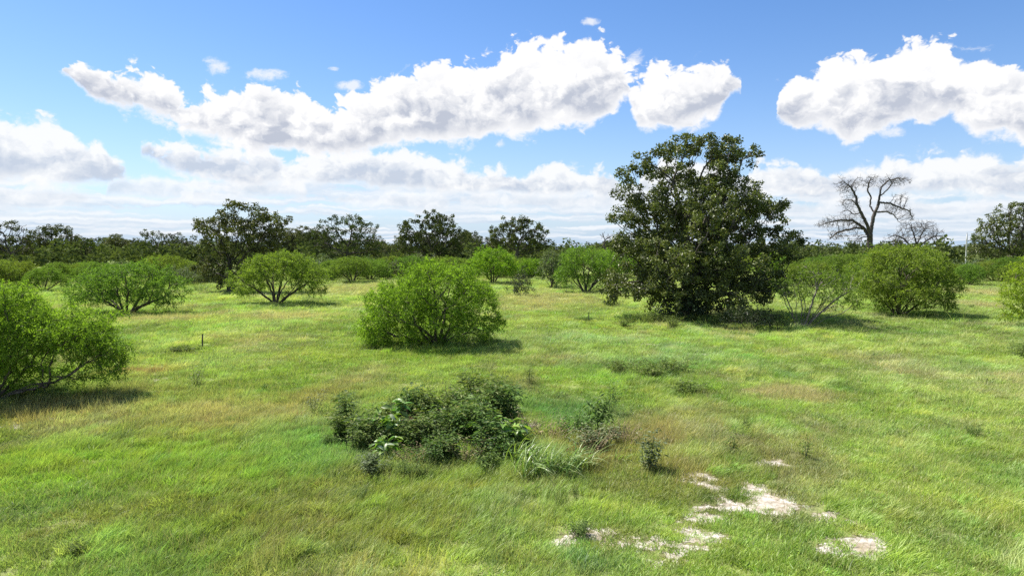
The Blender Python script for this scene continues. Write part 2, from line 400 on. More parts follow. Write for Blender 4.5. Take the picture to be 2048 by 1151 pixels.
def tubes(pos, par, rad, mask, thick=.05, ns=(7, 3)):
    """one tapered skin over the edges (i, par[i]) in mask; returns V, F"""
    n = len(par); main = np.full(n, -1)
    for i in range(n):
        p = par[i]
        if p >= 0 and (main[p] < 0 or rad[i] > rad[main[p]]): main[p] = i
    idx = np.nonzero(mask & (par >= 0))[0]
    d = np.zeros((n, 3)); ok = par >= 0; d[ok] = norm(pos[ok] - pos[par[ok]])
    fr = np.zeros((n, 3)); V = []; F3 = []; nv = 0; ring = {}
    for i in range(n):
        p = par[i]
        f = fr[p] if p >= 0 else np.array([1.0, .13, 0])
        di = d[i] if p >= 0 else np.array([0, 0, 1.0])
        f = f - di * f.dot(di); l = math.sqrt(f.dot(f))
        fr[i] = f / l if l > 1e-3 else np.cross(di, (.3, .5, .8))
    for i in idx:
        p = par[i]; k = ns[0] if rad[i] > thick else ns[1]
        a = np.arange(k) * 2 * math.pi / k
        f = fr[i]; g = np.cross(d[i], f)
        circ = np.cos(a)[:, None] * f + np.sin(a)[:, None] * g
        key = (p, k)
        if main[p] == i and key in ring: r0 = ring[key]
        else:
            rp = rad[p] if main[p] == i else min(rad[p], rad[i] * 1.2)
            r0 = nv; V.append(pos[p] + circ * rp); nv += k
        r1 = nv; V.append(pos[i] + circ * rad[i]); nv += k; ring[(i, k)] = r1
        j = np.arange(k); j2 = (j + 1) % k
        F3.append(np.stack([r0 + j, r0 + j2, r1 + j2, r1 + j], 1))
    return np.concatenate(V), np.concatenate(F3)
def lobes_local(base, px_lobes, Y):
    """photo-pixel ellipses -> ellipsoids round the tree's base"""
    L = []
    for lb in px_lobes:
        cx, cy, rx, ry = lb[:4]; dy = lb[4] if len(lb) > 4 else 0.0; rd = lb[5] if len(lb) > 5 else None
        c = at_depth(cx, cy, Y + dy); s = (Y + dy) / FPX
        L.append((c - base, np.array([rx * s, rd if rd else .9 * (rx * ry) ** .5 * s, ry * s])))
    return L
def sample_lobes(rng, L, n, shell=.35, zmin=.25):
    w = np.array([(r[0] * r[1] * r[2]) ** .62 for c, r in L]); w /= w.sum()
    k = rng.choice(len(L), n, p=w); d = norm(rng.normal(size=(n, 3))); r = rng.random((n, 1)) ** shell
    P = np.array([L[i][0] for i in k]) + d * r * np.array([L[i][1] for i in k])
    return P[P[:, 2] > zmin]
TRIS = [0]
def build_tree(root, rng, P, par, rad, leafmesh, bark, limb_parts=0, leaf_name='crown', thick=.05, ns=(7, 3), trunk_name='trunk', trunk_label=None, limb_name='branch'):
    n = len(par); mask = np.ones(n, bool)
    if limb_parts:
        # main limbs: the heaviest sub-branches that fork off become parts of their own
        child = [[] for _ in range(n)]
        for i in range(n):
            if par[i] >= 0: child[par[i]].append(i)
        lab = np.full(n, -1)
        # walk the main stem
        cand = []
        cur = int(np.argmax(np.where(par < 0, rad, 0))); stem = {cur}
        while child[cur]:
            cs = sorted(child[cur], key=lambda i: -rad[i]); cand += cs[1:]; cur = cs[0]; stem.add(cur)
        cand += [c for r in np.nonzero(par < 0)[0] if r not in stem for c in child[r]]
        cand = sorted(cand, key=lambda i: -rad[i])[:limb_parts]
        for k, c in enumerate(cand): lab[c] = k
        for i in range(n):
            if lab[i] < 0 and par[i] >= 0: lab[i] = lab[par[i]]
        for k in range(len(cand)):
            mk = lab == k
            if mk.sum() < 3: continue
            V, F = tubes(P, par, rad, mk, thick, ns)
            link(limb_name, mesh_np(limb_name, V, F, bark, smooth=True), root); TRIS[0] += 2 * len(F)
        mask = lab < 0
    V, F = tubes(P, par, rad, mask, thick, ns)
    o = link(trunk_name, mesh_np(trunk_name, V, F, bark, smooth=True), root); TRIS[0] += 2 * len(F)
    if leafmesh is not None:
        V, F, v, mat = leafmesh
        link(leaf_name, mesh_np(leaf_name, V, F, mat, {'v': ('FACE', 'FLOAT', v)}), root); TRIS[0] += 2 * len(F)
def oak(label, base_px, lobes, seed, n_clump=260, leaves=40, clump_r=.5, leaf=(.2, .15), trunk_r=.45, step=.4, fork=.30, twist=.32, tip=.018, limb_parts=0, group=None, name='oak_tree', mat='oak_leaf', sparse=0.0, per=4, cat='tree', lean=0):
    rng = np.random.default_rng(seed); base = gp(*base_px); Y = base[1]
    L = lobes_local(base, lobes, Y)
    C = sample_lobes(rng, L, n_clump, .4, .6)
    A = np.repeat(C, per, 0) + rng.normal(size=(len(C) * per, 3)) * clump_r * .55
    top = max(c[2] + r[2] for c, r in L); zf = top * fork
    st = max(3, int(zf / step)); pos = [np.array([0, 0, -.15])]; par = [-1]
    for i in range(st):
        pos.append(pos[-1] + np.array([rng.normal() * .06 + lean * .08, rng.normal() * .06, step * zf / (st * step)])); par.append(i)
    P, par = colonize(rng, A, np.array(pos), par, step, step * 1.05, step * 9, jit=twist, inertia=.3, iters=80)
    rad = radii(par, tip, 2.25, trunk_r); rad[0] *= 1.5; rad[1] *= 1.12
    nc = np.bincount(par[par >= 0], minlength=len(par)); tips = np.nonzero((nc == 0))[0]
    if sparse: tips = tips[rng.random(len(tips)) > sparse]
    root = thing(name, label, cat, base, group)
    TC = P[tips] + rng.normal(size=(len(tips), 3)) * .06
    if leaves:
        V, F, v = clump_leaves(rng, TC, clump_r * rng.uniform(.7, 1.15, len(TC)), leaves, leaf[0], leaf[1])
        lm = (V, F, v, M[mat])
    else: lm = None
    build_tree(root, rng, P, par, rad, lm, M['oak_bark'], limb_parts, ns=(8, 3))
    root['h0'] = float(top); return root
LEAFK = 1.15
def mesquite(label, base_px, lobes, seed, n_att=900, stems=8, spray=(3, 7), SL=.38, leaf=(.10, .032), step=.28, stem_r=.07, tip=.009, mat='mesq_leaf', group=None, lean=(0, 0), droop=.35, thin=1.0, name='mesquite_bush', bark='mesq_bark', base_spread=.35, limb_parts=5, cat='bush', zmin=.3, reach=.55, upbias=.0):
    rng = np.random.default_rng(seed); base = gp(*base_px); Y = base[1]
    L = lobes_local(base, lobes, Y)
    A = sample_lobes(rng, L, int(n_att * 1.35), .30, zmin)
    q = A * .95 + seed; g = vn[2].fbm(q[:, 0], q[:, 2] * 1.3, 1., 2) * .5 + vn[3].fbm(q[:, 1] + 7, q[:, 2] * 1.3 + q[:, 0] * .5, 1., 2) * .5
    A = A[np.argsort(-g + rng.random(len(A)) * .06)[:n_att]]
    ctr = A.mean(0); k = rng.random(len(A)) < .07; k &= A[:, 2] > ctr[2]
    A = np.concatenate([A, ctr + (A[k] - ctr) * rng.uniform(1.10, 1.26, (int(k.sum()), 1))])
    if upbias: A = A[rng.random(len(A)) < np.clip(upbias + A[:, 2] / A[:, 2].max(), 0, 1)]
    pos = []; par = []
    T = A[rng.choice(len(A), 200)]
    # spread the stems round the crown: farthest-point choice of targets
    ch = [0]
    dd = np.linalg.norm(T - T[0], axis=1)
    while len(ch) < stems:
        j = int(dd.argmax()); ch.append(j); dd = np.minimum(dd, np.linalg.norm(T - T[j], axis=1))
    for j in ch:
        t = T[j] * reach; b = np.array([*(norm(t[None, :2])[0] * rng.uniform(0, base_spread) + rng.normal(size=2) * .05), -.08])
        n = max(3, int(np.linalg.norm(t - b) / step)); prev = -1
        mid = (b + t) / 2 + np.array([*rng.normal(size=2) * .25, .15 * np.linalg.norm(t)]) * .7
        for k in range(n + 1):
            s = k / n; q = (1 - s) ** 2 * b + 2 * s * (1 - s) * mid + s * s * t + rng.normal(size=3) * .03 * (k > 0)
            pos.append(q); par.append(prev); prev = len(pos) - 1
    P, par = colonize(rng, A, np.array(pos), par, step, step * 1.1, step * 6, jit=.28, inertia=.45, iters=60)
    rad = radii(par, tip, 2.4, stem_r)
    nc = np.bincount(par[par >= 0], minlength=len(par))
    d = np.zeros((len(par), 3)); ok = par >= 0; d[ok] = norm(P[ok] - P[par[ok]])
    sel = np.nonzero((rad < tip * 2.2) & (P[:, 2] > zmin))[0]
    if thin < 1: sel = sel[rng.random(len(sel)) < thin]
    V, F, v = spray_leaves(rng, P[sel], d[sel], spray[0] + 1, spray[1] + 4, SL * 1.1, leaf[0] * LEAFK, leaf[1] * LEAFK, droop)
    root = thing(name, label, cat, base, group)
    build_tree(root, rng, P, par, rad, (V, F, v, M[mat]), M[bark], limb_parts, ns=(5, 3), thick=.03, limb_name='stem', trunk_name='stem')
    root['h0'] = float(max(c[2] + r[2] for c, r in L)); return root

# ------------------------------------------------------------------ the ground: colour fields, bare sand
def ell(px, py, rx, ry):
    c = ground_at(px, py); a = ground_at(px, min(py + ry, 1400)); b = ground_at(px, max(py - ry, HZ + 6))
    return c[0], (a[1] + b[1]) / 2, rx * c[1] / FPX, max((b[1] - a[1]) / 2, .3)
G = dict(fresh=(.215, .325, .050), lime=(.275, .355, .068), straw=(.370, .345, .160), blue=(.150, .290, .090), olive=(.205, .245, .062),
         rust=(.290, .220, .090), dark=(.080, .150, .045), pink=(.370, .320, .190), pale=(.310, .375, .110), silver=(.260, .375, .150))
PATCH = [(850, 905, 190, 60, 'dark', .30, .9), (1000, 930, 160, 40, 'fresh', .2, .5),  # px, py, rx, ry, colour, weight, height gain
    (620, 850, 120, 55, 'blue', .75, .5), (560, 930, 170, 45, 'blue', .6, .5), (650, 905, 60, 60, 'blue', .5, .4), (180, 910, 260, 40, 'fresh', .8, .5), (330, 960, 200, 40, 'fresh', .7, .5), (90, 1000, 120, 50, 'blue', .35, .4),
    (700, 1010, 320, 70, 'olive', .7, .5), (350, 1010, 160, 30, 'olive', .5, .3), (300, 1110, 220, 45, 'blue', .35, .6), (600, 1080, 300, 60, 'olive', .4, .3), (850, 960, 160, 40, 'lime', .3, .4),
    (290, 745, 45, 14, 'rust', .9, 0), (480, 820, 200, 22, 'straw', .7, .1), (640, 795, 80, 14, 'rust', .45, .1), (150, 800, 160, 28, 'olive', .6, .1), (60, 810, 90, 25, 'rust', .5, 0), (400, 850, 130, 20, 'rust', .35, .1), (50, 780, 80, 25, 'dark', .5, 0), (210, 1030, 90, 30, 'olive', .6, 0), (60, 1120, 80, 30, 'lime', .7, .1),
    (1130, 825, 100, 30, 'blue', 1.0, .3), (1110, 815, 80, 22, 'dark', .55, .2), (1180, 905, 60, 30, 'rust', .75, 0), (1320, 880, 80, 40, 'rust', .55, .1), (1380, 950, 60, 25, 'rust', .6, 0), (1300, 960, 70, 30, 'olive', .5, 0), (1290, 850, 40, 20, 'olive', .5, 0), (1150, 960, 110, 30, 'olive', .5, .1),
    (1200, 1130, 80, 25, 'blue', .7, .2), (1480, 1110, 100, 30, 'fresh', .7, .1), (1680, 820, 90, 20, 'fresh', .5, .2), (1450, 830, 120, 25, 'fresh', .4, .2), (1850, 860, 160, 18, 'silver', .3, .2), (1900, 1000, 120, 60, 'lime', .5, .1), (1640, 960, 120, 40, 'olive', .35, .1), (1560, 905, 90, 20, 'olive', .4, 0),
    (1180, 679, 140, 8, 'silver', .8, .3), (1270, 722, 100, 14, 'silver', .55, .4), (1250, 735, 120, 18, 'blue', .4, .3), (1350, 700, 80, 8, 'silver', .5, .2), (1120, 720, 60, 7, 'pink', .6, 0), (1570, 785, 70, 9, 'pink', .75, .1), (1480, 750, 70, 8, 'pink', .35, .1), (1790, 745, 60, 8, 'pink', .5, .1), (1930, 845, 30, 12, 'pink', .4, 0), (1440, 820, 60, 12, 'pink', .3, .1), (1980, 690, 120, 10, 'pale', .5, .1), (1900, 740, 160, 12, 'silver', .35, .2), (1700, 700, 160, 12, 'pale', .45, .2),
    (310, 642, 90, 7, 'pink', .7, .1), (590, 635, 130, 6, 'pink', .65, .1), (500, 680, 120, 10, 'pink', .3, .1), (460, 720, 110, 12, 'silver', .35, .2), (520, 650, 90, 8, 'silver', .35, .1), (840, 712, 200, 13, 'fresh', .7, .3), (560, 745, 160, 14, 'fresh', .55, .2), (1000, 745, 120, 14, 'fresh', .5, .3), (760, 775, 100, 10, 'straw', .35, .1), (300, 600, 80, 5, 'fresh', .6, 0), (230, 590, 40, 20, 'fresh', .6, 0), (130, 585, 120, 15, 'fresh', .5, 0), (560, 715, 140, 9, 'lime', .6, .1), (1000, 700, 60, 8, 'fresh', .5, 0),
    (1110, 600, 110, 12, 'straw', .55, 0), (700, 580, 90, 12, 'straw', .5, 0), (1300, 600, 60, 8, 'pale', .5, 0), (1960, 585, 60, 5, 'straw', .8, 0), (1960, 570, 60, 5, 'fresh', .6, 0), (1500, 600, 60, 10, 'pale', .6, 0), (650, 615, 60, 8, 'pale', .5, 0), (1700, 640, 100, 8, 'fresh', .4, 0), (1960, 610, 60, 10, 'straw', .5, 0), (1150, 645, 80, 8, 'lime', .35, 0), (420, 600, 50, 8, 'lime', .4, 0)]
BARE = [(1300, 687, 30, 3, 1.), (1407, 708, 24, 3, 1.), (1548, 925, 34, 6, .8), (1390, 962, 36, 10, .7), (1500, 972, 20, 14, .8), (1520, 990, 22, 16, .85), (1540, 1016, 26, 12, 1.1), (1470, 1008, 24, 12, .7), (1430, 1040, 50, 12, .75), (1390, 1068, 48, 12, .95), (1350, 1090, 36, 12, .8), (1375, 1090, 22, 12, .9), (1250, 1078, 50, 9, .8), (1150, 1078, 36, 11, .9), (1330, 1110, 24, 10, .8), (1080, 1108, 40, 8, .5), (1672, 1046, 32, 11, 1.), (1735, 1098, 52, 10, .9), (1660, 1095, 46, 7, .8), (1725, 1060, 24, 7, .6), (1290, 960, 40, 8, .4), (1575, 1012, 26, 6, .7), (1480, 1085, 60, 8, .35), (1740, 975, 40, 6, .35),
        (1030, 812, 34, 9, .8), (1050, 850, 30, 18, .75), (820, 832, 18, 10, .7), (328, 802, 7, 7, .75), (305, 762, 14, 4, .6), (20, 846, 40, 6, .6), (505, 795, 14, 5, .6), (600, 778, 12, 4, .7), (300, 905, 14, 4, .2), (180, 1130, 60, 14, .4), (210, 1085, 60, 10, .3), (420, 1140, 60, 14, .35), (1000, 900, 50, 14, .4), (300, 770, 40, 10, .35)]
BARE = [(a, b, c * (1.3 if b > 890 else 1), d * (1.3 if b > 890 else 1), w * .95) for a, b, c, d, w in BARE] + [(1440, 985, 24, 14, .8), (1420, 1015, 30, 10, .7), (1200, 1068, 40, 8, .8), (1560, 1045, 40, 6, .5), (1610, 1075, 30, 6, .5), (1370, 1030, 26, 9, .6)]
PE = [(*ell(*p[:4]), np.array(G[p[4]]), p[5], p[6]) for p in PATCH]
BE = [(*ell(*p[:4]), p[4]) for p in BARE]
SHRUBS = []     # (x, y, radius) of bushes and trees, for ground shade litter and thin grass
def field(x, y):
    """own colour of the turf, its height and how bare it is, at world points"""
    wx = x + (vn[5].fbm(x, y, .45, 3) - .5) * 2.2; wy = y + (vn[6].fbm(x, y, .45, 3) - .5) * 3.0
    n1 = vn[2].fbm(x, y * .6, .16, 4); n2 = vn[3].fbm(x, y * .55, .33, 4); n3 = vn[4].fbm(x, y * .7, .9, 3)
    c = np.array(G['fresh'])[None] * np.ones((len(x), 1))
    def mix(c, k, w): return c + (np.array(G[k])[None] - c) * w[:, None]
    c = mix(c, 'lime', ss(.42, .62, n1)); c = mix(c, 'blue', ss(.55, .75, n2) * .55); c = mix(c, 'olive', ss(.52, .34, n1) * .6)
    c = mix(c, 'pale', ss(.50, .70, vn[7].fbm(x, y * .5, .22, 3)) * .6)
    c = mix(c, 'straw', ss(.56, .76, n3 * .5 + n2 * .5) * .40); c = mix(c, 'pink', ss(.58, .72, vn[5].fbm(x + 50, y * .5, .28, 4)) * .55)
    dist = np.hypot(x, y); c = mix(c, 'pale', ss(50, 90, dist) * .30); c = mix(c, 'olive', ss(85, 140, dist) * .75)
    hgt = .8 + 1.5 * (n2 - .5) + 1.1 * (n3 - .5)
    c = c * (1 + (n3[:, None] - .5) * 1.1) * np.array([[.93, 1.0, 1.0]])
    for cx, cy, a, b, colr, w, hg in PE:
        q = ((wx - cx) / a) ** 2 + ((wy - cy) / b) ** 2
        g = np.exp(-q * .9) ; g = np.clip(g * 1.25, 0, 1) * w
        c = c + (colr[None] - c) * g[:, None]; hgt = hgt + hg * g
    bare = np.zeros(len(x)); nb = vn[6].fbm(x, y, 1.7, 4, .65)
    bx = x + (nb - .5) * 1.2; by = y + (vn[7].fbm(x, y, 1.7, 4, .65) - .5) * 1.2
    for cx, cy, a, b, w in BE:
        q = ((bx - cx) / (a * 1.1)) ** 2 + ((by - cy) / (b * 1.15)) ** 2
        bare = np.maximum(bare, np.exp(-q * .8) * w)
    bare = bare * (-.15 + 1.05 * vn[3].fbm(x, y, 2.2, 4, .7) + 1.15 * vn[4].fbm(x, y, 5.0, 3, .7))
    bare = ss(.30, .62, bare)
    return c, np.clip(hgt, .35, 2.2), bare

def ground_mesh():
    az = np.concatenate([np.linspace(-180, -46, 40)[:-1], np.linspace(-46, 46, 560), np.linspace(46, 180, 40)[1:]])
    az = np.radians(az[:-1])
    r = np.concatenate([[.5, 3, 6, 8.5], np.geomspace(9.8, 70, 330), np.geomspace(70.5, 400, 70)[1:], np.geomspace(420, 9000, 16)])
    AZ, RR = np.meshgrid(az, r); x = (np.sin(AZ) * RR).ravel(); y = (np.cos(AZ) * RR).ravel()
    c, h, b = field(x, y); z = gz(x, y)
    nA, nR = len(az), len(r)
    i = np.arange(nR - 1)[:, None] * nA; j = np.arange(nA)[None]; j2 = (j + 1) % nA
    F = np.stack([i + j, i + nA + j, i + nA + j2, i + j2], -1).reshape(-1, 4)
    V = np.concatenate([np.stack([x, y, z], 1), [[0, 0, gz(0, 0)]]]); k = len(V) - 1
    jj = np.arange(nA); T3 = np.stack([np.full(nA, k), jj, (jj + 1) % nA], 1)
    c = np.concatenate([c, [c[0]]]); b = np.append(b, 0)
    c4 = np.concatenate([c, np.ones((len(c), 1))], 1)
    m, nt, out = newmat('meadow_soil')
    p = nt.nodes.new('ShaderNodeBsdfPrincipled'); p.inputs['Roughness'].default_value = .95; p.inputs['Specular IOR Level'].default_value = .15
    ca = attr(nt, 'tint', out=0); ba = attr(nt, 'bare')
    ge = nt.nodes.new('ShaderNodeNewGeometry'); PO = E(nt, ge.outputs['Position'])
    cd = nt.nodes.new('ShaderNodeVectorMath'); cd.operation = 'LENGTH'; nt.links.new(PO.s, cd.inputs[0]); dist = E(nt, cd.outputs['Value'])
    nf = noise(nt, PO, 9, 5, .7); nm = noise(nt, PO, 1.6, 5, .65)
    # thatch under the blades close by, turf colour where blades are no longer drawn
    thatch = mixc(nt, nf.step(.35, .7), (.10, .085, .045), (.22, .19, .11))
    turf = vmath(nt, 'MULTIPLY', ca, (.92, .92, .92))
    n3 = noise(nt, PO, 0.9, 6, .72)
    turf = mixc(nt, n3.step(.42, .62) * .35, turf, vmath(nt, 'MULTIPLY', ca, (.55, .6, .5)))
    base = mixc(nt, (dist.step(18, 75) * .45 + .50) * (1.0 - ba.step(.02, .3) * .85), thatch, turf)
    sand = mixc(nt, nf.step(.38, .66), (.27, .235, .185), (.55, .515, .46))
    sand = mixc(nt, nm.step(.45, .65) * .7, sand, (.25, .20, .13))
    bm = (ba + (nf - .5) * 1.5 + (nm - .5) * 1.3).step(.36, .66)
    colr = mixc(nt, bm, base, sand)
    nt.links.new(colr.s, p.inputs['Base Color'])
    bp = nt.nodes.new('ShaderNodeBump'); bp.inputs['Strength'].default_value = .8; bp.inputs['Distance'].default_value = .12
    nt.links.new((nf * .5 + n3).s, bp.inputs['Height']); nt.links.new(bp.outputs[0], p.inputs['Normal'])
    nt.links.new(p.outputs[0], out.inputs[0])
    me = mesh_np('ground', V, [F, T3], m, {'tint': ('POINT', 'FLOAT_COLOR', c4), 'bare': ('POINT', 'FLOAT', b)}, smooth=True)
    link('ground', me, kind='structure'); TRIS[0] += 2 * len(F)
ground_mesh()
print('ground', round(time.time() - T0, 1))

# ------------------------------------------------------------------ grass: small tufts, instanced over the meadow (nobody could count it)
def grass_mat(name, trans=.42, dry=None):
    m, nt, out = newmat(name)
    v = attr(nt, 'v'); ti = attr(nt, 'tint', 'INSTANCER', 0)
    c = vmath(nt, 'MULTIPLY', ti, combine(nt, v * .75 + .70, v * .65 + .72, v * .6 + .72))
    c = mixc(nt, v.step(.90, .96) * .75, c, dry or (.34, .29, .15))
    c = mixc(nt, v.step(.12, .04) * .6, c, (.05, .09, .02))
    d = nt.nodes.new('ShaderNodeBsdfDiffuse'); nt.links.new(c.s, d.inputs[0])
    t = nt.nodes.new('ShaderNodeBsdfTranslucent'); nt.links.new(vmath(nt, 'MULTIPLY', c, (1.15, 1.2, .75)).s, t.inputs[0])
    mx = nt.nodes.new('ShaderNodeMixShader'); mx.inputs[0].default_value = trans
    nt.links.new(d.outputs[0], mx.inputs[1]); nt.links.new(t.outputs[0], mx.inputs[2])
    g = nt.nodes.new('ShaderNodeBsdfGlossy'); g.inputs['Roughness'].default_value = .5
    m2 = nt.nodes.new('ShaderNodeMixShader'); m2.inputs[0].default_value = .03
    nt.links.new(mx.outputs[0], m2.inputs[1]); nt.links.new(g.outputs[0], m2.inputs[2])
    nt.links.new(m2.outputs[0], out.inputs[0]); return m
MG = grass_mat('grass_blade')
def blades(rng, n, rad, hmin, hmax, w, lean, curl, spread=.5, segs=2):
    a = rng.random(n) * 6.283; r = rad * rng.random(n) ** .55
    B = np.stack([np.cos(a) * r, np.sin(a) * r, np.full(n, -.03)], 1)
    h = rng.uniform(hmin, hmax, n)[:, None] * (1 - .25 * (r / rad)[:, None])
    d = norm(np.stack([rng.normal(size=n) * spread + lean, rng.normal(size=n) * spread, np.full(n, 1.4)], 1))
    cd = norm(np.stack([rng.normal(size=n) * .7 + lean * 2.2, rng.normal(size=n) * .7 - lean * .5, np.zeros(n) - .2], 1))
    side = norm(np.cross(d, norm(rng.normal(size=(n, 3)))))
    rows = []
    for k in range(segs + 1):
        t = k / segs; c = B + d * h * t + cd * h * curl * t * t
        if k < segs: ww = w * (1 - .55 * t) * .5; rows += [c - side * ww, c + side * ww]
        else: rows += [c]
    V = np.stack(rows, 1); q = V.shape[1]; base = np.arange(n)[:, None] * q
    F4 = [base + np.array([[2 * k, 2 * k + 1, 2 * k + 3, 2 * k + 2]]) for k in range(segs - 1)]
    F3 = base + np.array([[2 * segs - 2, 2 * segs - 1, 2 * segs]])
    v = rng.random(n)
    return V.reshape(-1, 3), [np.concatenate(F4)] if F4 else [], F3, v
def tuft(seed, parts):
    rng = np.random.default_rng(seed); Vs = []; F4s = []; F3s = []; v4 = []; v3 = []; o = 0
    for kw, vr in parts:
        V, F4, F3, v = blades(rng, **kw); v = vr[0] + v * (vr[1] - vr[0])
        Vs.append(V)
        for f in F4: F4s.append(f + o); v4.append(np.tile(v, len(f) // len(v)))
        F3s.append(F3 + o); v3.append(v); o += len(V)
    F4 = np.concatenate(F4s) if F4s else np.zeros((0, 4), int); F3 = np.concatenate(F3s)
    vv = np.concatenate((v4 if F4s else []) + v3)
    return mesh_np('grass_tuft', np.concatenate(Vs), [F4, F3], MG, {'v': ('FACE', 'FLOAT', vv)})
short = dict(n=130, rad=.28, hmin=.08, hmax=.24, w=.014, lean=.2, curl=.3, spread=.65)
long_ = dict(n=130, rad=.27, hmin=.16, hmax=.36, w=.012, lean=.45, curl=.55, spread=.42, segs=3)
stalk = dict(n=26, rad=.34, hmin=.30, hmax=.52, w=.007, lean=.25, curl=.15, spread=.25)
leafy = dict(n=60, rad=.25, hmin=.08, hmax=.18, w=.03, lean=.1, curl=.3, spread=.9)
protos = [tuft(1, [(short, (.1, .9))]), tuft(2, [(short, (.0, .92)), (dict(stalk, n=8), (.88, 1))]), tuft(3, [(short, (.1, .95))]),
          tuft(4, [(long_, (.12, .85))]), tuft(5, [(long_, (.1, .9))]), tuft(6, [(long_, (.15, .93))]),
          tuft(7, [(dict(short, n=70), (.3, 1)), (stalk, (.9, 1))]), tuft(8, [(dict(short, n=60), (.0, .9)), (dict(stalk, n=34), (.75, 1))]), tuft(9, [(leafy, (.0, .6)), (dict(short, n=50), (.1, .9))])]
pcol = bpy.data.collections.new('grass_tufts')
for k, me in enumerate(protos):
    o = bpy.data.objects.new('grass_tuft_%02d' % k, me); pcol.objects.link(o)
def scatter(name, X, idx, rot, scl, tint, **props):
    me = bpy.data.meshes.new(name); me.vertices.add(len(X)); me.vertices.foreach_set('co', X.astype(np.float32).ravel())
    for k, typ, arr in (('idx', 'INT', idx), ('rot', 'FLOAT_VECTOR', rot), ('scl', 'FLOAT_VECTOR', scl), ('tint', 'FLOAT_COLOR', np.concatenate([tint, np.ones((len(X), 1))], 1))):
        a = me.attributes.new(k, typ, 'POINT'); a.data.foreach_set({'INT': 'value', 'FLOAT_VECTOR': 'vector', 'FLOAT_COLOR': 'color'}[typ], np.asarray(arr, np.int32 if typ == 'INT' else np.float32).ravel())
    ob = link(name, me, **props)
    ng = bpy.data.node_groups.new(name, 'GeometryNodeTree')
    ng.interface.new_socket('Geometry', in_out='INPUT', socket_type='NodeSocketGeometry'); ng.interface.new_socket('Geometry', in_out='OUTPUT', socket_type='NodeSocketGeometry')
    N = ng.nodes.new; Lk = ng.links.new
    gi, go = N('NodeGroupInput'), N('NodeGroupOutput')
    ci = N('GeometryNodeCollectionInfo'); ci.inputs['Collection'].default_value = pcol
    ci.inputs['Separate Children'].default_value = True; ci.inputs['Reset Children'].default_value = True
    ip = N('GeometryNodeInstanceOnPoints'); ip.inputs['Pick Instance'].default_value = True
    Lk(gi.outputs[0], ip.inputs['Points']); Lk(ci.outputs[0], ip.inputs['Instance'])
    for nm, typ, sock in (('idx', 'INT', 'Instance Index'), ('rot', 'FLOAT_VECTOR', 'Rotation'), ('scl', 'FLOAT_VECTOR', 'Scale')):
        na = N('GeometryNodeInputNamedAttribute'); na.data_type = typ; na.inputs[0].default_value = nm
        o_ = [q for q in na.outputs if q.enabled and q.name == 'Attribute'][0]; Lk(o_, ip.inputs[sock])
    Lk(ip.outputs[0], go.inputs[0])
    md = ob.modifiers.new('grass', 'NODES'); md.node_group = ng
    return ob
def meadow():
    rng = np.random.default_rng(77)
    # radial density, thinning with distance while tufts grow
    rr = np.geomspace(9.6, 150, 400); den = np.where(rr < 22, 25.0, 25.0 * (22 / rr) ** 1.55)
    wgt = den * rr; cdf = np.cumsum((wgt[1:] + wgt[:-1]) / 2 * np.diff(rr)); tot = cdf[-1] * R(88)
    n = int(tot); u = rng.random(n) * cdf[-1]; r = np.interp(u, np.concatenate([[0], cdf]), rr)
    a = R(-44) + rng.random(n) * R(88); x = np.sin(a) * r; y = np.cos(a) * r
    c, h, b = field(x, y)
    under = np.ones(n)
    keep = rng.random(n) > b * .68
    x, y, r, c, h, b = x[keep], y[keep], r[keep], c[keep], h[keep], b[keep]; n = len(x)
    # species by colour and height
    blueish = c[:, 1] / (c[:, 0] + 1e-6); q = rng.random(n)
    longp = np.clip((h - .85) * 1.3, 0, .9); dryp = np.clip((1.22 - blueish) * 2.6, 0.08, .6)
    idx = np.where(q < longp, rng.integers(3, 6, n), rng.integers(0, 3, n))
    idx = np.where((rng.random(n) < dryp), rng.integers(6, 8, n), idx)
    idx = np.where(rng.random(n) < .13, 8, idx)
    s = (r / 22).clip(1, None) ** .62
    sc = s * rng.uniform(.75, 1.2, n); zz = sc / s * (.60 + .42 * h) * s ** .45 * (1 - b * .6)
    scl = np.stack([sc * (1 - b * .5), sc * (1 - b * .5), zz], 1)
    wind = (vn[2].fbm(x + 90, y, .12, 2) - .5) * 3.0
    rz = wind - .35 + rng.normal(size=n) * .7
    rot = np.stack([rng.normal(size=n) * .12, rng.normal(size=n) * .12, rz], 1)
    tus = rng.random(n) < .035
    tus &= (idx < 3) | (idx == 8); scl[tus] *= rng.uniform(1.2, 1.6, (int(tus.sum()), 1))
    tint = c * rng.uniform(.78, 1.38, (n, 1)) * (1 + rng.normal(size=(n, 3)) * .06)
    X = np.stack([x, y, gz(x, y)], 1)
    scatter('grass', X, idx, rot, scl, tint.clip(.01, .5), kind='stuff', label='windblown green and straw coloured meadow grass covering the open field', category='grass')
    print('grass tufts', n)
meadow()
print('grass', round(time.time() - T0, 1))

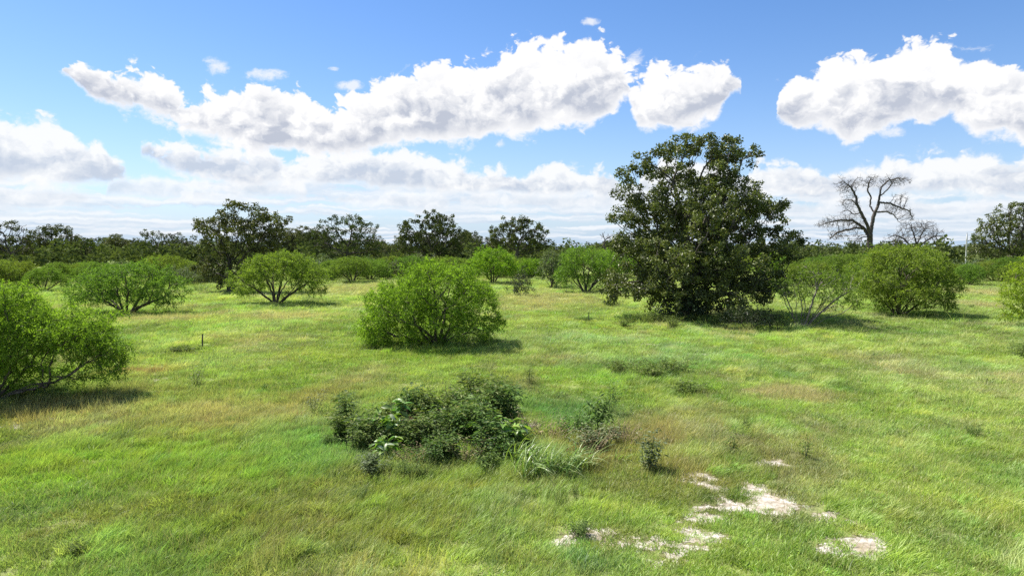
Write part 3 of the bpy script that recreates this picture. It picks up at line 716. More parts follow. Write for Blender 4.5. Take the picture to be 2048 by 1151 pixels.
# ------------------------------------------------------------------ the big trees
hero = oak('tallest dark green oak with clumped leaves and branches hanging near the ground', (1370, 632),
    [(1395, 290, 40, 13, 0, 2.2), (1350, 292, 16, 9, 0, 1.2), (1365, 286, 18, 9, .5, 1), (1330, 306, 24, 11, 0, 1.4), (1270, 325, 26, 12, -.5, 1.2), (1300, 345, 26, 18, 0, 1.5), (1268, 350, 16, 12, 0, 1), (1258, 372, 14, 12, 0, 1), (1250, 357, 17, 7, -.5, .7), (1462, 283, 14, 9, 0, .8), (1450, 310, 32, 22, 0, 2.5), (1492, 318, 20, 10, 0, 1.2),
     (1360, 350, 50, 32, 0, 3), (1430, 352, 50, 36, 0, 3.5), (1465, 388, 48, 34, 0, 4), (1245, 390, 16, 20, 0, 1.2), (1262, 420, 28, 22, 0, 2), (1236, 440, 16, 14, .5, 1.2), (1330, 410, 60, 40, 0, 4), (1400, 440, 100, 70, -1, 5.5), (1500, 430, 55, 45, 0, 4), (1540, 415, 30, 14, 1, 2),
     (1290, 490, 60, 50, 0, 4.5), (1380, 520, 100, 60, -2, 5.5), (1480, 520, 80, 60, -1, 5), (1555, 480, 30, 30, 0, 3), (1565, 505, 24, 14, 0, 2), (1280, 560, 70, 35, 0, 4.5), (1230, 575, 22, 26, 0, 2.5), (1340, 590, 60, 28, -1.5, 4), (1430, 590, 70, 30, -2, 4.5), (1500, 570, 60, 35, 0, 4), (1560, 565, 28, 30, 1, 2.5), (1590, 505, 14, 10, 0, 1.5), (1400, 470, 90, 80, 3, 5), (1385, 615, 35, 14, -1, 2)],
    5, n_clump=1250, leaves=68, clump_r=.52, leaf=(.20, .145), trunk_r=.62, step=.36, fork=.16, limb_parts=7, per=3)
print('hero', round(time.time() - T0, 1))
def bare_tree(label, base_px, skel, lobes, seed, n=420, trunk_r=.4, step=.35, twist=.5, name='dead_tree', bark='dead_bark', tip=.02, parts=6, cat='dead tree', infl=6, expo=2.25):
    """skel: limb polylines in photo pixels, each starting on an earlier one"""
    rng = np.random.default_rng(seed); base = gp(*base_px); Y = base[1]; pos = [np.array([0, 0, -.1])]; par = [-1]
    for pl in skel:
        pts = [at_depth(px, py, Y + dy) - base for px, py, dy in pl]
        if len(pos) == 1: pts = [pos[0]] + pts; prev = 0
        else: prev = int(np.argmin([np.linalg.norm(p - pts[0]) for p in pos]))
        pts[0] = pos[prev]
        for a, b in zip(pts[:-1], pts[1:]):
            k = max(1, int(np.linalg.norm(b - a) / step))
            for j in range(1, k + 1):
                pos.append(a + (b - a) * j / k + rng.normal(size=3) * step * .13); par.append(prev); prev = len(pos) - 1
    L = lobes_local(base, lobes, Y); A = sample_lobes(rng, L, n, .5, 1.0)
    P, par = colonize(rng, A, np.array(pos), par, step, step * 1.0, step * infl, jit=twist * 1.2, inertia=.25, iters=60, trop=(0, 0, .16))
    P = list(P); par = list(par)
    for i in range(len(P)):                 # short crooked twigs all along the outer branches
        if P[i][2] < 3.2 or rng.random() > .8: continue
        pd = P[i] - P[par[i]]; d = norm(norm(pd) * .4 + rng.normal(size=3) * .75 + np.array([0, 0, .35])); prev = i; q = P[i]
        for k in range(rng.integers(2, 5)):
            q = q + d * step * .75; P.append(q); par.append(prev); prev = len(P) - 1; d = norm(d + rng.normal(size=3) * .5)
    P = np.array(P); par = np.array(par)
    rad = radii(par, tip, expo, trunk_r); rad[0] *= 1.25
    root = thing(name, label, cat, base)
    build_tree(root, rng, P, par, rad, None, M[bark], parts, ns=(7, 4), thick=.07); root['h0'] = 10.0
    return root
dead1 = bare_tree('tall leafless dead tree with forked dark trunk and crooked bare limbs', (1742, 548),
    [[(1741, 520, 0), (1739, 480, 0), (1743, 455, 0), (1748, 430, 0), (1757, 408, 0), (1759, 390, 0), (1762, 375, .5), (1775, 362, 1), (1795, 356, 1.5), (1822, 360, 2)],
     [(1741, 468, 0), (1732, 445, -.5), (1722, 425, -1), (1714, 410, -1), (1712, 392, -1), (1702, 375, -1), (1690, 366, -1), (1676, 352, -1)],
     [(1738, 478, 0), (1730, 458, 1), (1712, 455, 1.5), (1690, 460, 2), (1672, 466, 2), (1655, 482, 2)],
     [(1732, 452, .5), (1705, 440, 0), (1680, 440, -1), (1655, 445, -1.5), (1632, 452, -2)],
     [(1752, 424, 0), (1772, 423, 1), (1788, 430, 1.5), (1795, 440, 2), (1806, 452, 2)],
     [(1759, 405, 0), (1780, 406, -1), (1800, 415, -2), (1820, 422, -2), (1825, 440, -2)],
     [(1748, 428, 0), (1740, 412, 1), (1742, 395, 1), (1735, 380, 1), (1740, 358, 1)],
     [(1762, 392, 0), (1776, 378, -1), (1784, 366, -1), (1772, 346, -1)], [(1714, 412, -1), (1704, 400, -2), (1690, 400, -2), (1682, 412, -2)], [(1722, 425, -1), (1708, 428, 1), (1695, 420, 2), (1680, 425, 2)]],
    [(1690, 375, 22, 18), (1715, 365, 20, 14), (1745, 362, 18, 14), (1790, 362, 34, 12), (1700, 405, 22, 16), (1700, 445, 35, 20), (1660, 445, 25, 14), (1680, 470, 25, 12), (1712, 480, 14, 14), (1790, 415, 22, 14), (1815, 432, 14, 14), (1800, 395, 18, 10), (1640, 452, 10, 5)], 31, n=1900, trunk_r=.62, step=.30, tip=.015, infl=6, expo=2.0, twist=.36)
dead2 = bare_tree('low leafless dead tree with fan of thin grey branches behind the green bush', (1830, 530),
    [[(1830, 505, 0), (1834, 488, 0), (1842, 470, 0), (1850, 455, 0)], [(1830, 500, 0), (1818, 488, 0), (1806, 476, 0), (1790, 470, 0)], [(1832, 495, 0), (1852, 482, 0), (1872, 470, 0)], [(1834, 490, 0), (1828, 470, 0), (1822, 452, 0)]],
    [(1830, 462, 42, 22), (1795, 478, 28, 14), (1870, 472, 22, 16), (1850, 452, 26, 12), (1890, 495, 18, 10), (1790, 492, 20, 10)], 37, n=1100, trunk_r=.45, step=.40, twist=.26, tip=.024, infl=6)
snag = bare_tree('small dead snag with two bare crooked limbs beside the tallest oak', (1211, 530),
    [[(1211, 505, 0), (1208, 492, 0), (1210, 480, 0), (1206, 470, 0), (1204, 466, 0)], [(1209, 481, 0), (1215, 477, 0), (1224, 472, 0)]],
    [(1207, 472, 6, 5), (1218, 474, 8, 4), (1205, 490, 6, 5)], 33, n=26, trunk_r=.3, step=.5, tip=.06, parts=1)
O = {}
O['big'] = oak('broad dark oak standing left, its foliage hanging to the ground behind the mesquites', (462, 584), [(490, 425, 50, 22), (440, 450, 50, 25), (530, 445, 40, 22), (480, 470, 90, 40), (410, 455, 22, 12), (560, 440, 18, 8), (430, 520, 40, 40), (510, 510, 60, 40), (415, 540, 18, 14), (548, 480, 25, 30), (460, 555, 45, 16)], 41, n_clump=520, leaves=34, clump_r=.5, leaf=(.26, .19), trunk_r=.45, step=.42, fork=.2)
O['umb'] = oak('umbrella shaped oak on a bare straight trunk between the dark oak and the tallest oak', (1034, 536), [(1035, 452, 38, 16), (1000, 470, 22, 16), (1070, 468, 26, 18), (1035, 478, 50, 20), (1000, 490, 20, 14), (1078, 492, 24, 14), (1055, 505, 28, 10), (1096, 480, 8, 6)], 43, n_clump=300, leaves=34, clump_r=.8, leaf=(.45, .34), trunk_r=.5, step=.7, fork=.36, tip=.05, mat='far_leaf_hazed')
O['mid'] = oak('rounded dark oak with dense crown right of the frame centre gap behind the central bush', (865, 532), [(872, 440, 36, 16), (835, 465, 40, 25), (880, 470, 50, 35), (810, 478, 18, 20), (915, 480, 20, 22), (850, 500, 50, 20), (890, 505, 40, 18)], 44, n_clump=420, leaves=34, clump_r=.9, leaf=(.5, .38), trunk_r=.55, step=.8, fork=.22, tip=.05, mat='far_leaf_hazed')
O['mid']['label'] = 'rounded dark oak with dense crown standing behind the central bush'
O['tall'] = oak('wide oak with open ragged crown between the broad oak and the central bush', (695, 530), [(695, 442, 34, 15), (660, 462, 35, 20), (725, 460, 35, 20), (690, 480, 60, 25), (640, 490, 25, 18), (750, 492, 25, 18), (770, 505, 15, 10), (690, 505, 60, 14), (700, 442, 50, 12)], 45, n_clump=330, leaves=30, clump_r=.85, leaf=(.48, .36), trunk_r=.5, step=.8, fork=.25, sparse=.12, tip=.05, mat='far_leaf_hazed')
O['far_left'] = oak('low wide oak at the far left edge of the treeline with rounded top', (108, 530), [(110, 465, 40, 14), (85, 480, 40, 20), (135, 485, 25, 20), (100, 505, 60, 18)], 46, n_clump=300, leaves=30, clump_r=.8, leaf=(.46, .34), trunk_r=.4, step=.8, fork=.25, tip=.05, mat='far_leaf_hazed')
O['open'] = oak('thin crowned oak with spreading bare branches over the left treeline', (325, 528), [(300, 472, 28, 9), (345, 472, 32, 9), (325, 482, 50, 12), (365, 488, 16, 8), (285, 495, 20, 12), (330, 500, 50, 12)], 47, n_clump=230, leaves=26, clump_r=.7, leaf=(.42, .32), trunk_r=.4, step=.7, fork=.25, sparse=.35, tip=.06, mat='far_leaf_hazed')
O['right'] = oak('grey green oak partly out of frame at the right edge behind the pole', (2030, 545), [(2030, 425, 36, 20), (2000, 445, 36, 22), (1985, 470, 36, 26), (2050, 460, 50, 35), (1975, 505, 36, 22), (2030, 500, 60, 26), (2075, 430, 40, 26), (1965, 490, 18, 16)], 48, n_clump=480, leaves=34, clump_r=.7, leaf=(.36, .27), trunk_r=.5, step=.6, fork=.22, tip=.04)
O['left_edge'] = oak('open crowned oak cut by the left edge of the photo', (25, 532), [(20, 455, 35, 12), (-15, 462, 30, 16), (50, 470, 22, 14), (15, 480, 50, 14), (-30, 490, 40, 18), (20, 505, 60, 14)], 49, n_clump=260, leaves=26, clump_r=.75, leaf=(.44, .33), trunk_r=.4, step=.75, fork=.3, sparse=.3, tip=.06, mat='far_leaf_hazed')
print('oaks', round(time.time() - T0, 1))
# ------------------------------------------------------------------ mesquite bushes
B = {}
B['centre'] = mesquite('large rounded bright green mesquite bush alone in the middle of the meadow', (868, 690), [(870, 570, 85, 42, 0, 3.2), (800, 605, 66, 50, 0, 3), (940, 605, 58, 48, 0, 3), (865, 630, 125, 55, 0, 3.6), (755, 650, 38, 36, 0, 2.2), (975, 652, 34, 30, 0, 2), (850, 548, 40, 22, -.5, 1.6), (905, 545, 36, 18, .5, 1.6), (765, 672, 40, 16, -.4, 2)], 61, n_att=2300, stems=15, spray=(3, 8), SL=.36, leaf=(.11, .036), step=.24, stem_r=.09, limb_parts=10, zmin=.12, mat='mesq_leaf_fresh')
B['left_near'] = mesquite('big mesquite leaning out from the left edge with long dark boughs close to the camera', (-25, 792), [(0, 595, 80, 38, 0, 1.7), (60, 615, 50, 30, .5, 1.4), (105, 645, 60, 28, 0, 1.4), (190, 640, 34, 24, .5, 1.0), (170, 690, 70, 26, 0, 1.3), (215, 700, 40, 24, 0, .9), (90, 670, 70, 40, 0, 1.6), (0, 665, 90, 50, 0, 2.2), (-60, 640, 90, 60, .5, 2.2), (205, 735, 50, 26, -.3, 1.2), (235, 690, 26, 18, 0, .8), (150, 660, 60, 30, 0, 1.6), (130, 735, 40, 18, -.3, 1.0), (30, 735, 60, 28, .6, 1.4), (-70, 720, 60, 50, .6, 1.8), (100, 745, 60, 24, .2, 1.4), (180, 750, 50, 18, 0, 1.1), (40, 700, 60, 36, -.4, 1.6)], 62, n_att=2700, stems=14, spray=(4, 9), SL=.34, leaf=(.085, .024), step=.2, stem_r=.075, limb_parts=9, zmin=.2, reach=.5, mat='mesq_leaf_fresh')
B['left_a'] = mesquite('wide green mesquite on several dark splayed stems, left of the broad oak', (255, 628), [(255, 562, 90, 30, 0, 3), (185, 580, 45, 30, 0, 2.6), (330, 578, 42, 28, 0, 2.6), (262, 545, 70, 20, 0, 2.5), (165, 600, 26, 16, 0, 1.8), (335, 602, 30, 10, 0, 1.4), (250, 590, 80, 18, 0, 3)], 63, n_att=1500, stems=10, spray=(3, 6), SL=.45, leaf=(.15, .05), step=.32, stem_r=.11, limb_parts=8, upbias=.25)
B['left_b'] = mesquite('domed green mesquite with fan of bare dark stems, just right of the broad oak', (553, 608), [(560, 540, 78, 34, 0, 3.2), (500, 560, 38, 28, 0, 2.5), (622, 556, 36, 30, 0, 2.5), (552, 520, 46, 17, 0, 2.4), (490, 578, 20, 10, 0, 1.5), (630, 580, 22, 10, 0, 1.5)], 64, n_att=1500, stems=11, spray=(3, 6), SL=.5, leaf=(.17, .055), step=.34, stem_r=.12, limb_parts=9, upbias=.1, reach=.65)
B['right_a'] = mesquite('big dense mesquite below the dead trees with many grey inner stems', (1795, 630), [(1810, 528, 78, 34, 0, 3.5), (1755, 555, 40, 34, 0, 3), (1865, 565, 45, 34, 0, 3), (1800, 585, 90, 32, 0, 4), (1880, 600, 28, 20, 0, 2), (1760, 585, 40, 20, 0, 2.6), (1780, 508, 40, 14, 0, 2)], 65, n_att=1600, stems=13, spray=(3, 7), SL=.48, leaf=(.15, .052), step=.32, stem_r=.10, limb_parts=8)
B['right_b'] = mesquite('sparse leaning mesquite with many thin pale stems right of the tallest oak', (1602, 652), [(1580, 575, 36, 26, 0, 2), (1620, 570, 50, 34, 0, 2.4), (1670, 585, 46, 30, 0, 2.2), (1690, 560, 40, 24, .5, 2), (1640, 545, 46, 20, 0, 2), (1560, 590, 18, 16, 0, 1.2), (1690, 608, 30, 12, 0, 1.4)], 66, n_att=950, stems=16, spray=(2, 6), SL=.42, leaf=(.13, .042), step=.3, stem_r=.07, limb_parts=10, thin=.75, bark='pale_twig', upbias=.15, reach=.7)
B['right_edge'] = mesquite('loose yellow green mesquite cut by the right edge of the photo', (2062, 655), [(2045, 575, 40, 30, 0, 2), (2020, 600, 20, 16, 0, 1.2), (2075, 560, 40, 40, 0, 2.2), (2032, 628, 22, 14, 0, 1.2), (2075, 610, 30, 30, 0, 2)], 67, n_att=700, stems=8, spray=(3, 6), SL=.42, leaf=(.13, .045), step=.3, stem_r=.07, mat='mesq_leaf_hot', limb_parts=5, thin=.85)
B['mid_a'] = mesquite('lime green mesquite with flat rounded crown in front of the umbrella shaped oak', (985, 568), [(985, 525, 44, 26, 0, 4), (982, 510, 30, 14, 0, 3), (955, 535, 18, 16, 0, 2.5), (1015, 532, 18, 18, 0, 2.5)], 68, n_att=800, stems=8, spray=(3, 5), SL=.7, leaf=(.26, .09), step=.45, stem_r=.12, mat='mesq_leaf_hot', upbias=.1, reach=.6)
B['mid_b'] = mesquite('tall feathery green mesquite directly left of the tallest oak', (1172, 585), [(1172, 530, 52, 32, 0, 4), (1150, 510, 24, 16, 0, 2.5), (1215, 520, 26, 20, 0, 2.8), (1135, 548, 24, 20, 0, 2.5), (1195, 550, 36, 22, 0, 3), (1160, 500, 12, 10, 0, 1.5)], 69, n_att=1100, stems=12, spray=(3, 5), SL=.65, leaf=(.22, .07), step=.4, stem_r=.13, limb_parts=5, upbias=.25)
B['small'] = mesquite('slim sapling with pale yellow green top between two green mesquites', (1102, 575), [(1104, 520, 20, 22, 0, 2), (1098, 540, 24, 22, 0, 2), (1108, 556, 16, 12, 0, 1.5)], 70, n_att=330, stems=5, spray=(3, 5), SL=.55, leaf=(.22, .10), step=.45, stem_r=.12, mat='grey_leaf', limb_parts=2, name='sapling')
B['grey'] = mesquite('low grey green brush in the row behind the broad oak', (400, 565), [(400, 548, 30, 14, 0, 3), (380, 553, 16, 9, 0, 2), (420, 553, 16, 9, 0, 2)], 71, n_att=420, stems=8, spray=(3, 5), SL=.6, leaf=(.22, .08), step=.45, stem_r=.08, mat='grey_leaf', limb_parts=0, name='brush')
print('mesquites', round(time.time() - T0, 1))
# the dark cedar and the bramble under the oak
def dense_shrub(name, label, cat, base_px, lobes, seed, n, leaves, r, leaf, mat, stem=.05, group=None):
    return oak(label, base_px, lobes, seed, n_clump=n, leaves=leaves, clump_r=r, leaf=leaf, trunk_r=stem, step=.22, fork=.15, tip=.012, name=name, mat=mat, group=group, cat=cat, per=2)
cedar = dense_shrub('cedar_shrub', 'small dark conical cedar shrub alone in the pale grass', 'shrub', (1042, 592), [(1040, 572, 22, 16), (1043, 556, 12, 10), (1040, 582, 26, 9), (1045, 540, 5, 8)], 81, 260, 26, .34, (.2, .06), 'juniper_leaf')
bram1 = dense_shrub('bramble', 'low black green bramble under the right side of the tallest oak', 'shrub', (1500, 655), [(1500, 635, 40, 18), (1470, 640, 28, 14), (1530, 642, 24, 12)], 82, 260, 26, .3, (.14, .1), 'juniper_leaf')
bram2 = dense_shrub('bramble', 'small dark bramble between the oak bramble and the sparse leaning mesquite', 'shrub', (1560, 655), [(1560, 645, 26, 9)], 83, 90, 22, .28, (.14, .1), 'weed_leaf')
bram3 = dense_shrub('bramble', 'dark undergrowth at the foot of the tallest oak trunk', 'shrub', (1375, 640), [(1375, 622, 46, 16), (1330, 630, 30, 10)], 84, 200, 24, .3, (.16, .12), 'juniper_leaf')
# ------------------------------------------------------------------ the far tree line: individual copies
rng = np.random.default_rng(9)
LM = [(25, 'left edge oak'), (108, 'low wide oak'), (255, 'left splayed mesquite'), (325, 'thin crowned oak'), (462, 'broad oak'), (553, 'domed mesquite'), (695, 'wide ragged oak'), (865, 'rounded dark oak'), (985, 'lime green mesquite'), (1034, 'umbrella shaped oak'),
      (1102, 'slim sapling'), (1172, 'feathery mesquite'), (1370, 'tallest oak'), (1602, 'sparse leaning mesquite'), (1742, 'tall dead tree'), (1830, 'fan shaped dead tree'), (1931, 'pale grey pole'), (2030, 'right edge oak')]
def where(px):
    l = min(LM, key=lambda q: abs(q[0] - px)); d = px - l[0]
    return ('behind the ' if abs(d) < 14 else 'just left of the ' if d < 0 else 'just right of the ') + l[1]
def sect(px, table):
    for x0, x1, t in table:
        if x0 <= px < x1: return t
    return table[-1][2]
OAKSEC = [(-400, 170, 'left of the gap at the far left'), (170, 400, 'between the far left oaks and the broad oak'), (400, 640, 'just behind the broad oak'), (640, 800, 'behind the wide ragged oak'), (800, 975, 'behind the rounded dark oak'), (975, 1240, 'between the umbrella oak and the tallest oak'), (1240, 1640, 'behind the tallest oak'), (1640, 1930, 'behind the two dead trees'), (1930, 2600, 'beyond the grey pole at the right')]
def place(src, px, base_y, top_y, label, group, sx=1.0):
    p = gp(px, base_y); hz_ = at_depth(px, top_y, p[1])[2] - p[2]; s = hz_ / src['h0']
    return copy_thing(src, p, (s * sx, s * sx, s), float(rng.random() * 6.28), label, group)
filler = [(-70, 523, 462), (-20, 519, 480), (60, 520, 478), (150, 521, 484), (165, 519, 494), (190, 520, 488), (215, 522, 474), (240, 524, 468), (268, 520, 478), (290, 518, 484), (375, 520, 484), (398, 522, 492), (430, 519, 488), (575, 523, 455), (600, 521, 452), (625, 524, 462), (648, 519, 470), (590, 519, 480), (735, 521, 470), (765, 520, 486), (785, 523, 489), (800, 519, 486), (925, 522, 462), (942, 520, 460), (955, 523, 474), (968, 518, 491), (990, 519, 486), (1065, 520, 494), (1110, 517, 492), (1128, 519, 496), (1200, 518, 490), (1222, 519, 491), (1240, 522, 488),
          (1300, 520, 480), (1500, 520, 484), (1560, 519, 488), (1602, 518, 494), (1640, 517, 491), (1668, 518, 492), (1700, 517, 491), (1730, 519, 492), (1765, 518, 487), (1795, 517, 492), (1870, 520, 492), (1892, 522, 490), (1912, 521, 494), (1935, 520, 490), (1955, 524, 486), (2090, 522, 440), (2120, 520, 450), (690, 519, 488), (850, 518, 490), (500, 519, 480), (330, 517, 490), (1100, 519, 497), (30, 517, 490), (100, 518, 488)]
_r = np.random.default_rng(55)
filler += [(float(x), float(_r.uniform(519, 524)), float(_r.uniform(470, 490))) for x in list(_r.uniform(-60, 620, 18)) + list(_r.uniform(640, 1230, 10))]
kinds = ['big', 'mid', 'tall', 'far_left', 'open', 'left_edge', 'right']
for i, (px, by, ty) in enumerate(filler):
    k = 'open' if px in (375, 648, 955) else kinds[i % 7] if ty < 480 else ['far_left', 'mid', 'big', 'right', 'tall'][i % 5]
    lb = 'distant dark oak, ' + ('tall' if ty < 470 else 'medium' if ty < 485 else 'low') + ' in the treeline, ' + where(px)
    place(O[k], px, by, ty, lb, lb, sx=float(rng.uniform(.95, 1.3)) * (1.5 if ty > 483 else 1))
# bushes of the middle distance
BSEC = [(-400, 140, 'at the far left'), (140, 300, 'behind the left splayed mesquite'), (300, 460, 'between the left mesquite and the broad oak'), (460, 660, 'behind the domed mesquite'), (660, 830, 'left of the central bush top'), (830, 945, 'behind the central bush'), (945, 1100, 'round the umbrella oak foot'), (1100, 1240, 'beside the feathery mesquite'), (1240, 1560, 'behind the tallest oak'), (1560, 1740, 'in the green band right of the tallest oak'), (1740, 1930, 'behind the big dense mesquite'), (1930, 2600, 'near the grey pole and right edge')]
bushes = [(88, 585, 535, 'left_b'), (45, 572, 522, 'left_a'), (110, 566, 525, 'left_b'), (-10, 575, 520, 'left_a'), (20, 560, 522, 'left_b'), (150, 560, 528, 'left_a'), (200, 566, 524, 'left_a'), (170, 556, 524, 'left_b'), (240, 552, 522, 'grey'), (335, 562, 510, 'left_a'), (300, 556, 516, 'left_b'), (375, 556, 522, 'left_b'), (398, 566, 532, 'grey'), (425, 562, 534, 'grey'), (362, 570, 535, 'grey'),
          (525, 556, 520, 'left_a'), (600, 558, 518, 'left_b'), (640, 556, 514, 'grey'), (665, 562, 520, 'left_b'), (705, 565, 514, 'left_b'), (740, 560, 517, 'left_a'), (762, 556, 518, 'left_b'), (785, 556, 522, 'grey'), (815, 555, 512, 'left_a'), (730, 551, 515, 'grey'), (690, 549, 516, 'left_a'), (650, 551, 520, 'grey'), (560, 552, 520, 'left_b'),
          (845, 553, 510, 'grey'), (880, 553, 514, 'left_b'), (912, 556, 514, 'left_a'), (935, 551, 518, 'grey'), (1005, 556, 508, 'left_a'), (1062, 560, 518, 'mid_a'), (1052, 553, 516, 'left_a'), (1080, 553, 518, 'left_b'), (1030, 551, 520, 'grey'), (1128, 556, 510, 'left_b'), (1228, 558, 500, 'mid_a'), (1200, 553, 500, 'left_b'), (1245, 556, 510, 'left_b'),
          (1300, 553, 512, 'left_a'), (1380, 556, 512, 'left_b'), (1470, 553, 510, 'left_a'), (1530, 560, 508, 'mid_a'), (1560, 556, 514, 'left_a'), (1602, 562, 516, 'left_b'), (1640, 565, 512, 'left_a'), (1625, 575, 522, 'mid_b'), (1680, 572, 510, 'left_b'), (1710, 566, 508, 'left_a'), (1665, 556, 514, 'mid_b'), (1725, 582, 520, 'mid_b'), (1748, 560, 504, 'left_a'),
          (1850, 558, 508, 'left_b'), (1900, 566, 526, 'left_a'), (1940, 570, 528, 'left_b'), (1925, 560, 524, 'grey'), (1965, 556, 522, 'grey'), (1990, 565, 522, 'left_a'), (2025, 566, 514, 'left_b'), (2060, 572, 520, 'left_a'), (2090, 566, 505, 'left_a'), (1985, 553, 518, 'left_b'), (470, 556, 530, 'grey'), (1420, 553, 514, 'grey'), (780, 548, 512, 'left_b'), (1770, 555, 510, 'grey')]
for px, by, ty, k in bushes:
    col = 'grey green brush' if k == 'grey' else 'lime green mesquite' if k == 'mid_a' else 'green mesquite bush'
    lb = col + (' in the rearmost row, ' if by < 554 else ' in the middle row, ' if by < 563 else ' of the nearer row, ') + where(px)
    place(B[k], px, by, ty, lb, lb, sx=float(rng.uniform(.85, 1.15)))
# far-off woods reading as one mass
def far_wood():
    r = np.random.default_rng(3); n = 5600
    a = r.uniform(R(-46), R(46), n); d = 235 + 660 * r.random(n) ** 1.3; hgt = (2.6 + 7.5 * ss(.38, .76, vn[1].fbm(a * 34, d * .03, 1.0, 3))) * (.75 + .4 * r.random(n)) * (d / 500) ** .4
    C = np.stack([np.sin(a) * d, np.cos(a) * d, hgt * r.random(n) ** .6], 1)
    V, F, v = clump_leaves(r, C, 2.5, 24, 1.35, 1.1)
    v = np.clip(v, 0, .55)
    link('woodland', mesh_np('woodland', V, F, M['far_leaf_hazed'], {'v': ('FACE', 'FLOAT', v)}), kind='stuff', label='low band of distant dark woodland along the horizon', category='woodland'); TRIS[0] += 2 * len(F)
far_wood()
print('far', round(time.time() - T0, 1))

# ------------------------------------------------------------------ weeds and plants of the foreground
def weed(name, label, base_px, h, n_stem, leaf, per, seed, spread=.35, mat='weed_leaf', stem='weed_stem', group=None, droop=.5, cat='weed', tipr=.004, nodes=9, bushy=1.0, start=.2, lean=.12):
    rg = np.random.default_rng(seed); base = gp(*base_px); root = thing(name, label, cat, base, group)
    pos = []; par = []; LP = []; LD = []
    for s in range(n_stem):
        a = rg.random() * 6.28; sp = rg.uniform(.1, 1) * spread; hh = h * rg.uniform(.65, 1.05)
        b = np.array([math.cos(a) * sp * .4, math.sin(a) * sp * .4, -.05]); t = np.array([math.cos(a) * sp * 1.2 + lean * hh, math.sin(a) * sp * 1.2, hh]); prev = -1
        for k in range(nodes + 1):
            u = k / nodes; q = b + (t - b) * u + rg.normal(size=3) * .015 + np.array([0, 0, .05 * math.sin(u * 3)])
            pos.append(q); par.append(prev); prev = len(pos) - 1
            if u > start:
                m = max(1, int(per * (1.25 - u * .6)))
                for _ in range(m):
                    LP.append(q + rg.normal(size=3) * .02); aa = rg.random() * 6.28; LD.append((math.cos(aa), math.sin(aa), .35))
    pos = np.array(pos); par = np.array(par); rad = radii(par, tipr, 2, tipr * 2.5)
    rad = tipr * (2.6 - 1.8 * np.clip(pos[:, 2] / h, 0, 1))
    V, F = tubes(pos, par, rad, np.ones(len(par), bool), 9, (4, 3))
    link('stem', mesh_np('stem', V, F, M[stem], smooth=True), root)
    if per:
        LP = np.array(LP); LD = norm(np.array(LD)); n = len(LP); L = leaf[0] * rg.uniform(.6, 1.25, n)
        r1 = rg.uniform(0.0, .8, n)[:, None] * bushy * leaf[0]
        P0 = LP + LD * r1; A = norm(LD + np.array([0, 0, -1]) * droop * rg.uniform(.3, 1.4, (n, 1)))
        V, F = leaf_quads(P0, A, norm(np.array([0, 0, 1.]) + rg.normal(size=(n, 3)) * .35), L, leaf[1] * rg.uniform(.7, 1.2, n), .2)
        v = np.clip(rg.random(n) * .9, 0, .92); v[rg.random(n) < .03] = 1
        link('foliage', mesh_np('foliage', V, F, M[mat], {'v': ('FACE', 'FLOAT', v)}), root)
    root['h0'] = float(h); return root
r3 = np.random.default_rng(21)
wE = weed('field_weed', 'thin open weed with narrow leaves left of the dark weed patches', (1060, 770), .8, 7, (.14, .03), 4, 120, .35, start=.2)
wA = weed('thicket_weed', 'tall dark feathery weed rising at the back of the foreground thicket', (975, 850), 1.3, 16, (.22, .06), 6, 101, .6)
wB = weed('thicket_weed', 'bushy dark weed forming the middle of the foreground thicket', (900, 885), 1.0, 16, (.19, .06), 6, 102, .65)
wC = weed('thicket_weed', 'dark leafy weed clump at the left side of the foreground thicket', (735, 890), .95, 15, (.21, .07), 5, 103, .6)
wD = weed('thicket_weed', 'airy fine leaved weed clump at the front of the foreground thicket', (860, 925), .65, 24, (.10, .03), 6, 104, .6)
KN = ('tall feathery dark weed', 'bushy dark weed', 'coarse leaved dark weed', 'fine leaved airy weed')
for i in range(58):
    px = r3.uniform(680, 1006); py = r3.uniform(838, 935) - 14 * math.sin((px - 700) / 300 * 3.1)
    if px > 930: py -= 12
    src = (wA, wB, wC, wD)[i % 4]; p = gp(px, py)
    if (745 < px < 812 and py > 858) or (px > 985 and py > 855): continue
    row = 'back' if py < 870 else 'middle' if py < 900 else 'front'; side = 'left' if px < 800 else 'centre' if px < 910 else 'right'
    lb = KN[i % 4] + ' in the %s row of the thicket, %s part' % (row, side)
    copy_thing(src, p, float(r3.uniform(.7, 1.1)) * (1.0 if py < 900 else .75), float(r3.random() * 6.28), lb, lb)
for i in range(22):
    a = r3.random() * 6.28; px = 850 + math.cos(a) * r3.uniform(165, 215); py = 895 + math.sin(a) * r3.uniform(40, 62)
    lb = 'low loose weed in the grass at the %s edge of the thicket' % ('far' if py < 875 else 'near' if py > 915 else 'left' if px < 850 else 'right')
    copy_thing((wD, wB)[i % 2], gp(px, py), float(r3.uniform(.35, .7)), float(r3.random() * 6.28), lb, lb)
for i, (px, py) in enumerate(((812, 872), (905, 842), (935, 920), (1050, 870), (830, 925), (1100, 880), (1180, 905), (1245, 885))):
    weed('dry_stalks', 'bundle of dry brown stalks ' + ('beside the white blotched plant', 'at the back of the thicket centre', 'at the thicket front near the tussock', 'on the bare soil right of the thicket', 'at the thicket front centre', 'behind the grass tussock', 'under the dark drooping weed', 'right of the dark drooping weed')[i], (px, py), .6, 26, (.1, .02), 2, 150 + i, .7, mat='dry_leaf', stem='dry_stem', cat='dry weeds')
weed('thicket_weed', 'single thin dark stalk standing at the left end of the thicket', (700, 912), 1.0, 3, (.12, .03), 3, 105, .2, start=.4)
weed('thicket_weed', 'low pale flowered weed in front of the thicket at its left', (738, 945), .55, 16, (.12, .04), 6, 106, .5, mat='grey_leaf')
